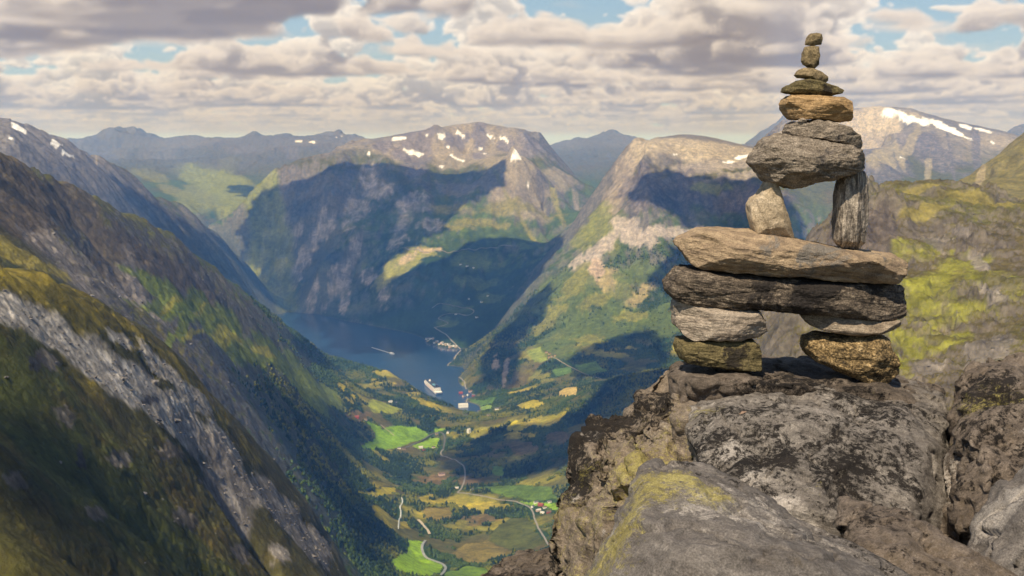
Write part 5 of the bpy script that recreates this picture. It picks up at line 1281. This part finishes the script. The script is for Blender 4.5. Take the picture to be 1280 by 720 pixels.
bm = bmesh.new(); prism_ring(bm, [deck_outline(Lf * .9, 10, -1, .35), deck_outline(Lf, 12, 4, .3)]); bm_obj('hull', bm, ship_white, boat)
bm = bmesh.new(); prism_ring(bm, [deck_outline(Lf * .6, 10, 4, .2), deck_outline(Lf * .56, 9.4, 8.5, .2)]); bm_obj('cabin', bm, ship_white, boat)
bm = bmesh.new(); prism_ring(bm, [deck_outline(Lf * .607, 10.2, 5.4, .2), deck_outline(Lf * .59, 10.0, 7.0, .2)]); bm_obj('window_band', bm, ship_glass, boat)
# wake
a0 = np.array([ps_[0], ps_[1]]); dr = np.array([ps_[0] - pb[0], ps_[1] - pb[1]]); dr /= np.linalg.norm(dr); nr_ = np.array([-dr[1], dr[0]])
V = []
for k in range(24):
    t = k / 23; w_ = 5 + 9 * t
    for s in (-1, 1): V.append([*(a0 + dr * (t * 260 - 8) + nr_ * s * w_ * (1 - .75 * t)), WATER + .4])
wk = mesh_np('wake', V, grid_faces(24, 2), foam_m); tag(wk, kind='stuff')

# ================================================================ WOODS (nobody could count them)
rs = np.random.RandomState(21)
NT_ = int(230000 * QUICK ** 1.3)
yy = rs.uniform(2500, 7600, NT_ * 3) ; xx = rs.uniform(-.46, .26, NT_ * 3) * yy
keep_p = rs.rand(len(yy)) < .35 + .65 * np.exp(-((yy - 4200) / 1800) ** 2)
yy, xx = yy[keep_p], xx[keep_p]
vi = np.clip(np.searchsorted(Yr, yy), 0, NV - 1); ui = np.clip(np.searchsorted(Ur, xx / (yy + Y0)), 0, NU - 1)
fm = forest_mask[vi, ui]
clump = fbm2(xx / 60, yy / 60, 4) * .8 + .5
ok_ = rs.rand(len(yy)) < np.clip(fm * 1.1 * clump * 1.6 - .12 - .22 * valley[vi, ui], 0, 1)
xx, yy = xx[ok_][:NT_], yy[ok_][:NT_]
for L, wd in all_lines:
    b0, b1 = L[:, :2].min(0) - 20, L[:, :2].max(0) + 20
    c_ = np.where((xx > b0[0]) & (xx < b1[0]) & (yy > b0[1]) & (yy < b1[1]))[0]
    if len(c_):
        d = np.min(np.hypot(xx[c_, None] - L[None, :, 0], yy[c_, None] - L[None, :, 1]), axis=1)
        bad = c_[d < wd * .5 + 9 + 6]
        xx = np.delete(xx, bad); yy = np.delete(yy, bad)
for o in [o for o in COL.objects if o.name.startswith('house') and o.type == 'EMPTY']:
    d = np.hypot(xx - o.location.x, yy - o.location.y); xx, yy = xx[d > 26], yy[d > 26]
zz_ = Hs(xx, yy); ok_ = zz_ > WATER + 4; xx, yy, zz_ = xx[ok_], yy[ok_], zz_[ok_]
n = len(xx)
ring = []
for zf, rf, ph in ((.08, .55, 0), (.42, 1.0, .6), (.78, .62, 0)):
    for k in range(5): a = 2 * math.pi * k / 5 + ph; ring.append((rf * math.cos(a), rf * math.sin(a), zf))
T = np.array([(0, 0, 0)] + ring + [(0, 0, 1.0)])
Fc = []
for k in range(5):
    Fc.append((0, 1 + (k + 1) % 5, 1 + k)); Fc.append((16, 11 + k, 11 + (k + 1) % 5))
    for b in (1, 6): Fc.append((b + k, b + (k + 1) % 5, b + 5 + k)); Fc.append((b + (k + 1) % 5, b + 5 + (k + 1) % 5, b + 5 + k))
Fc = np.array(Fc)
sz = rs.uniform(.6, 1.25, n) ** 1.2; con = (fbm2(xx / 300 + 4, yy / 300, 3) + rs.normal(size=n) * .2) > .12
wdt = np.where(con, 3.0, 4.7) * sz; hgt = np.where(con, 13, 8.5) * sz
rot = rs.uniform(0, 6.28, n); jit = 1 + rs.uniform(-.28, .28, (n, 17))
vx = (T[None, :, 0] * np.cos(rot)[:, None] - T[None, :, 1] * np.sin(rot)[:, None]) * wdt[:, None] * jit + xx[:, None]
vy = (T[None, :, 0] * np.sin(rot)[:, None] + T[None, :, 1] * np.cos(rot)[:, None]) * wdt[:, None] * jit + yy[:, None]
vz = T[None, :, 2] * hgt[:, None] * (.85 + .15 * jit) + zz_[:, None] - .6
V = np.stack([vx, vy, vz], -1).reshape(-1, 3)
Fa = (Fc[None] + (np.arange(n) * 17)[:, None, None]).reshape(-1, 3)
tl = NT(bpy.data.materials.new('tree_leaves')); vc_ = tl.n('ShaderNodeVertexColor', layer_name='col'); tcx = tl.n('ShaderNodeTexCoord')
nzz = tl.noise((tcx, 3), .35, 4, .7)
bs_ = tl.bsdf(tl.mix(1.0, (vc_, 0), tl.ramp(nzz, [(.3, .55), (.7, 1.5)]), 'MULTIPLY'), .85, None, .15)
woods = mesh_np('woods', V, Fa, tl.out(bs_), True)
hue = rs.rand(n)[:, None]; warm = sstep(-.1, .35, fbm2(xx / 420 + 8, yy / 420 + 3, 4))[:, None]
cl = np.array([[.028, .055, .012]]) * (1 - hue) + np.array([[.060, .092, .016]]) * hue
cl = cl * (1 - warm * .8) + np.array([[.15, .15, .018]]) * warm * .8
cl = np.where(con[:, None], np.array([[.016, .032, .011]]), cl)
add_col(woods, np.repeat(cl, 17, axis=0))
tag(woods, kind='stuff')

# ================================================================ LOOSE BLOCKS AND SCREE ON THE SLOPES
rs = np.random.RandomState(33)
yy = rs.uniform(620, 4300, 250000); xx = rs.uniform(-.50, .50, len(yy)) * yy
vi = np.clip(np.searchsorted(Yr, yy), 0, NV - 1); ui = np.clip(np.searchsorted(Ur, xx / (yy + Y0)), 0, NU - 1)
cc = col[vi, ui]; lum = cc.mean(1); sat = (cc.max(1) - cc.min(1)) / (cc.max(1) + 1e-4)
bare_ = sstep(.09, .22, lum) * sstep(.5, .22, sat) + .012
ok_ = (rs.rand(len(yy)) < bare_ * .45 * (.35 + .65 * (fbm2(xx / 50, yy / 50, 3) > 0))) & ((xx > 200) | (xx < -90)) & (Hn[vi, ui] > -1150)
xx, yy, vi, ui = xx[ok_], yy[ok_], vi[ok_], ui[ok_]
n = len(xx); zz_ = Hs(xx, yy)
base_v = np.array([(1, 0, 0), (-1, 0, 0), (0, 1, 0), (0, -1, 0), (0, 0, 1), (0, 0, -1), (.7, .7, .5), (-.7, .6, .55), (.6, -.7, .6), (-.65, -.65, .5)], float)
base_f = np.array([(0, 6, 4), (6, 2, 4), (2, 7, 4), (7, 1, 4), (1, 9, 4), (9, 3, 4), (3, 8, 4), (8, 0, 4), (0, 2, 6), (2, 1, 7), (1, 3, 9), (3, 0, 8), (2, 0, 5), (1, 2, 5), (3, 1, 5), (0, 3, 5)])
sz = (.35 + rs.exponential(.42, n)) * (.75 + yy / 2400); sz = np.minimum(sz, 4.5)
J = 1 + rs.uniform(-.4, .4, (n, 10, 3)); sq = np.stack([rs.uniform(.7, 1.4, n), rs.uniform(.7, 1.4, n), rs.uniform(.45, .9, n)], 1)
V = base_v[None] * J * sq[:, None] * sz[:, None, None] + np.stack([xx, yy, zz_], 1)[:, None]
rub = mesh_np('rubble', V.reshape(-1, 3), (base_f[None] + (np.arange(n) * 10)[:, None, None]).reshape(-1, 3), None, False)
tr = NT(bpy.data.materials.new('slope_rubble')); tcr = tr.n('ShaderNodeTexCoord')
rub.data.materials.append(tr.out(tr.bsdf(tr.mix(1.0, (tr.n('ShaderNodeVertexColor', layer_name='col'), 0), tr.ramp(tr.noise((tcr, 3), .8, 5, .7), [(.3, .6), (.7, 1.4)]), 'MULTIPLY'), .95, None, .1)))
g_ = rs.uniform(.07, .19, n)[:, None] * np.array([[1.0, .93, .86]])
add_col(rub, np.repeat(g_, 10, axis=0)); tag(rub, kind='stuff')
# ================================================================ CAMERA, SUN, SKY
cam = bpy.data.cameras.new('camera'); co = bpy.data.objects.new('camera', cam); COL.objects.link(co)
co.location = (0, 0, CAMZ); co.rotation_euler = (math.pi / 2 - TH, 0, 0)
cam.sensor_width = 36; cam.lens = 36 * F / 1280; cam.clip_start = .05; cam.clip_end = 200000
cam.dof.use_dof = True; cam.dof.focus_distance = 3.95; cam.dof.aperture_fstop = 13
scene.camera = co
el = math.asin(SUN.z)
sl = bpy.data.lights.new('sun', 'SUN'); sl.energy = 5.0; sl.angle = math.radians(.55); sl.color = (1, .87, .68)
so = bpy.data.objects.new('sun', sl); COL.objects.link(so); so.rotation_euler = SUN.to_track_quat('Z', 'Y').to_euler()
w = bpy.data.worlds.new('World'); scene.world = w; w.use_nodes = True
wt_ = w.node_tree; wt_.nodes.clear()
sk = wt_.nodes.new('ShaderNodeTexSky'); sk.sky_type = 'NISHITA'; sk.sun_disc = False
sk.sun_elevation = el; sk.sun_rotation = math.atan2(SUN.x, SUN.y); sk.altitude = 1400
bg = wt_.nodes.new('ShaderNodeBackground'); bg.inputs[1].default_value = .075
wo = wt_.nodes.new('ShaderNodeOutputWorld')
wt_.links.new(sk.outputs[0], bg.inputs[0]); wt_.links.new(bg.outputs[0], wo.inputs[0])
scene.view_settings.view_transform = 'Standard'; scene.view_settings.look = 'None'; scene.view_settings.exposure = .45; scene.view_settings.gamma = 1
scene.cycles.use_denoising = True
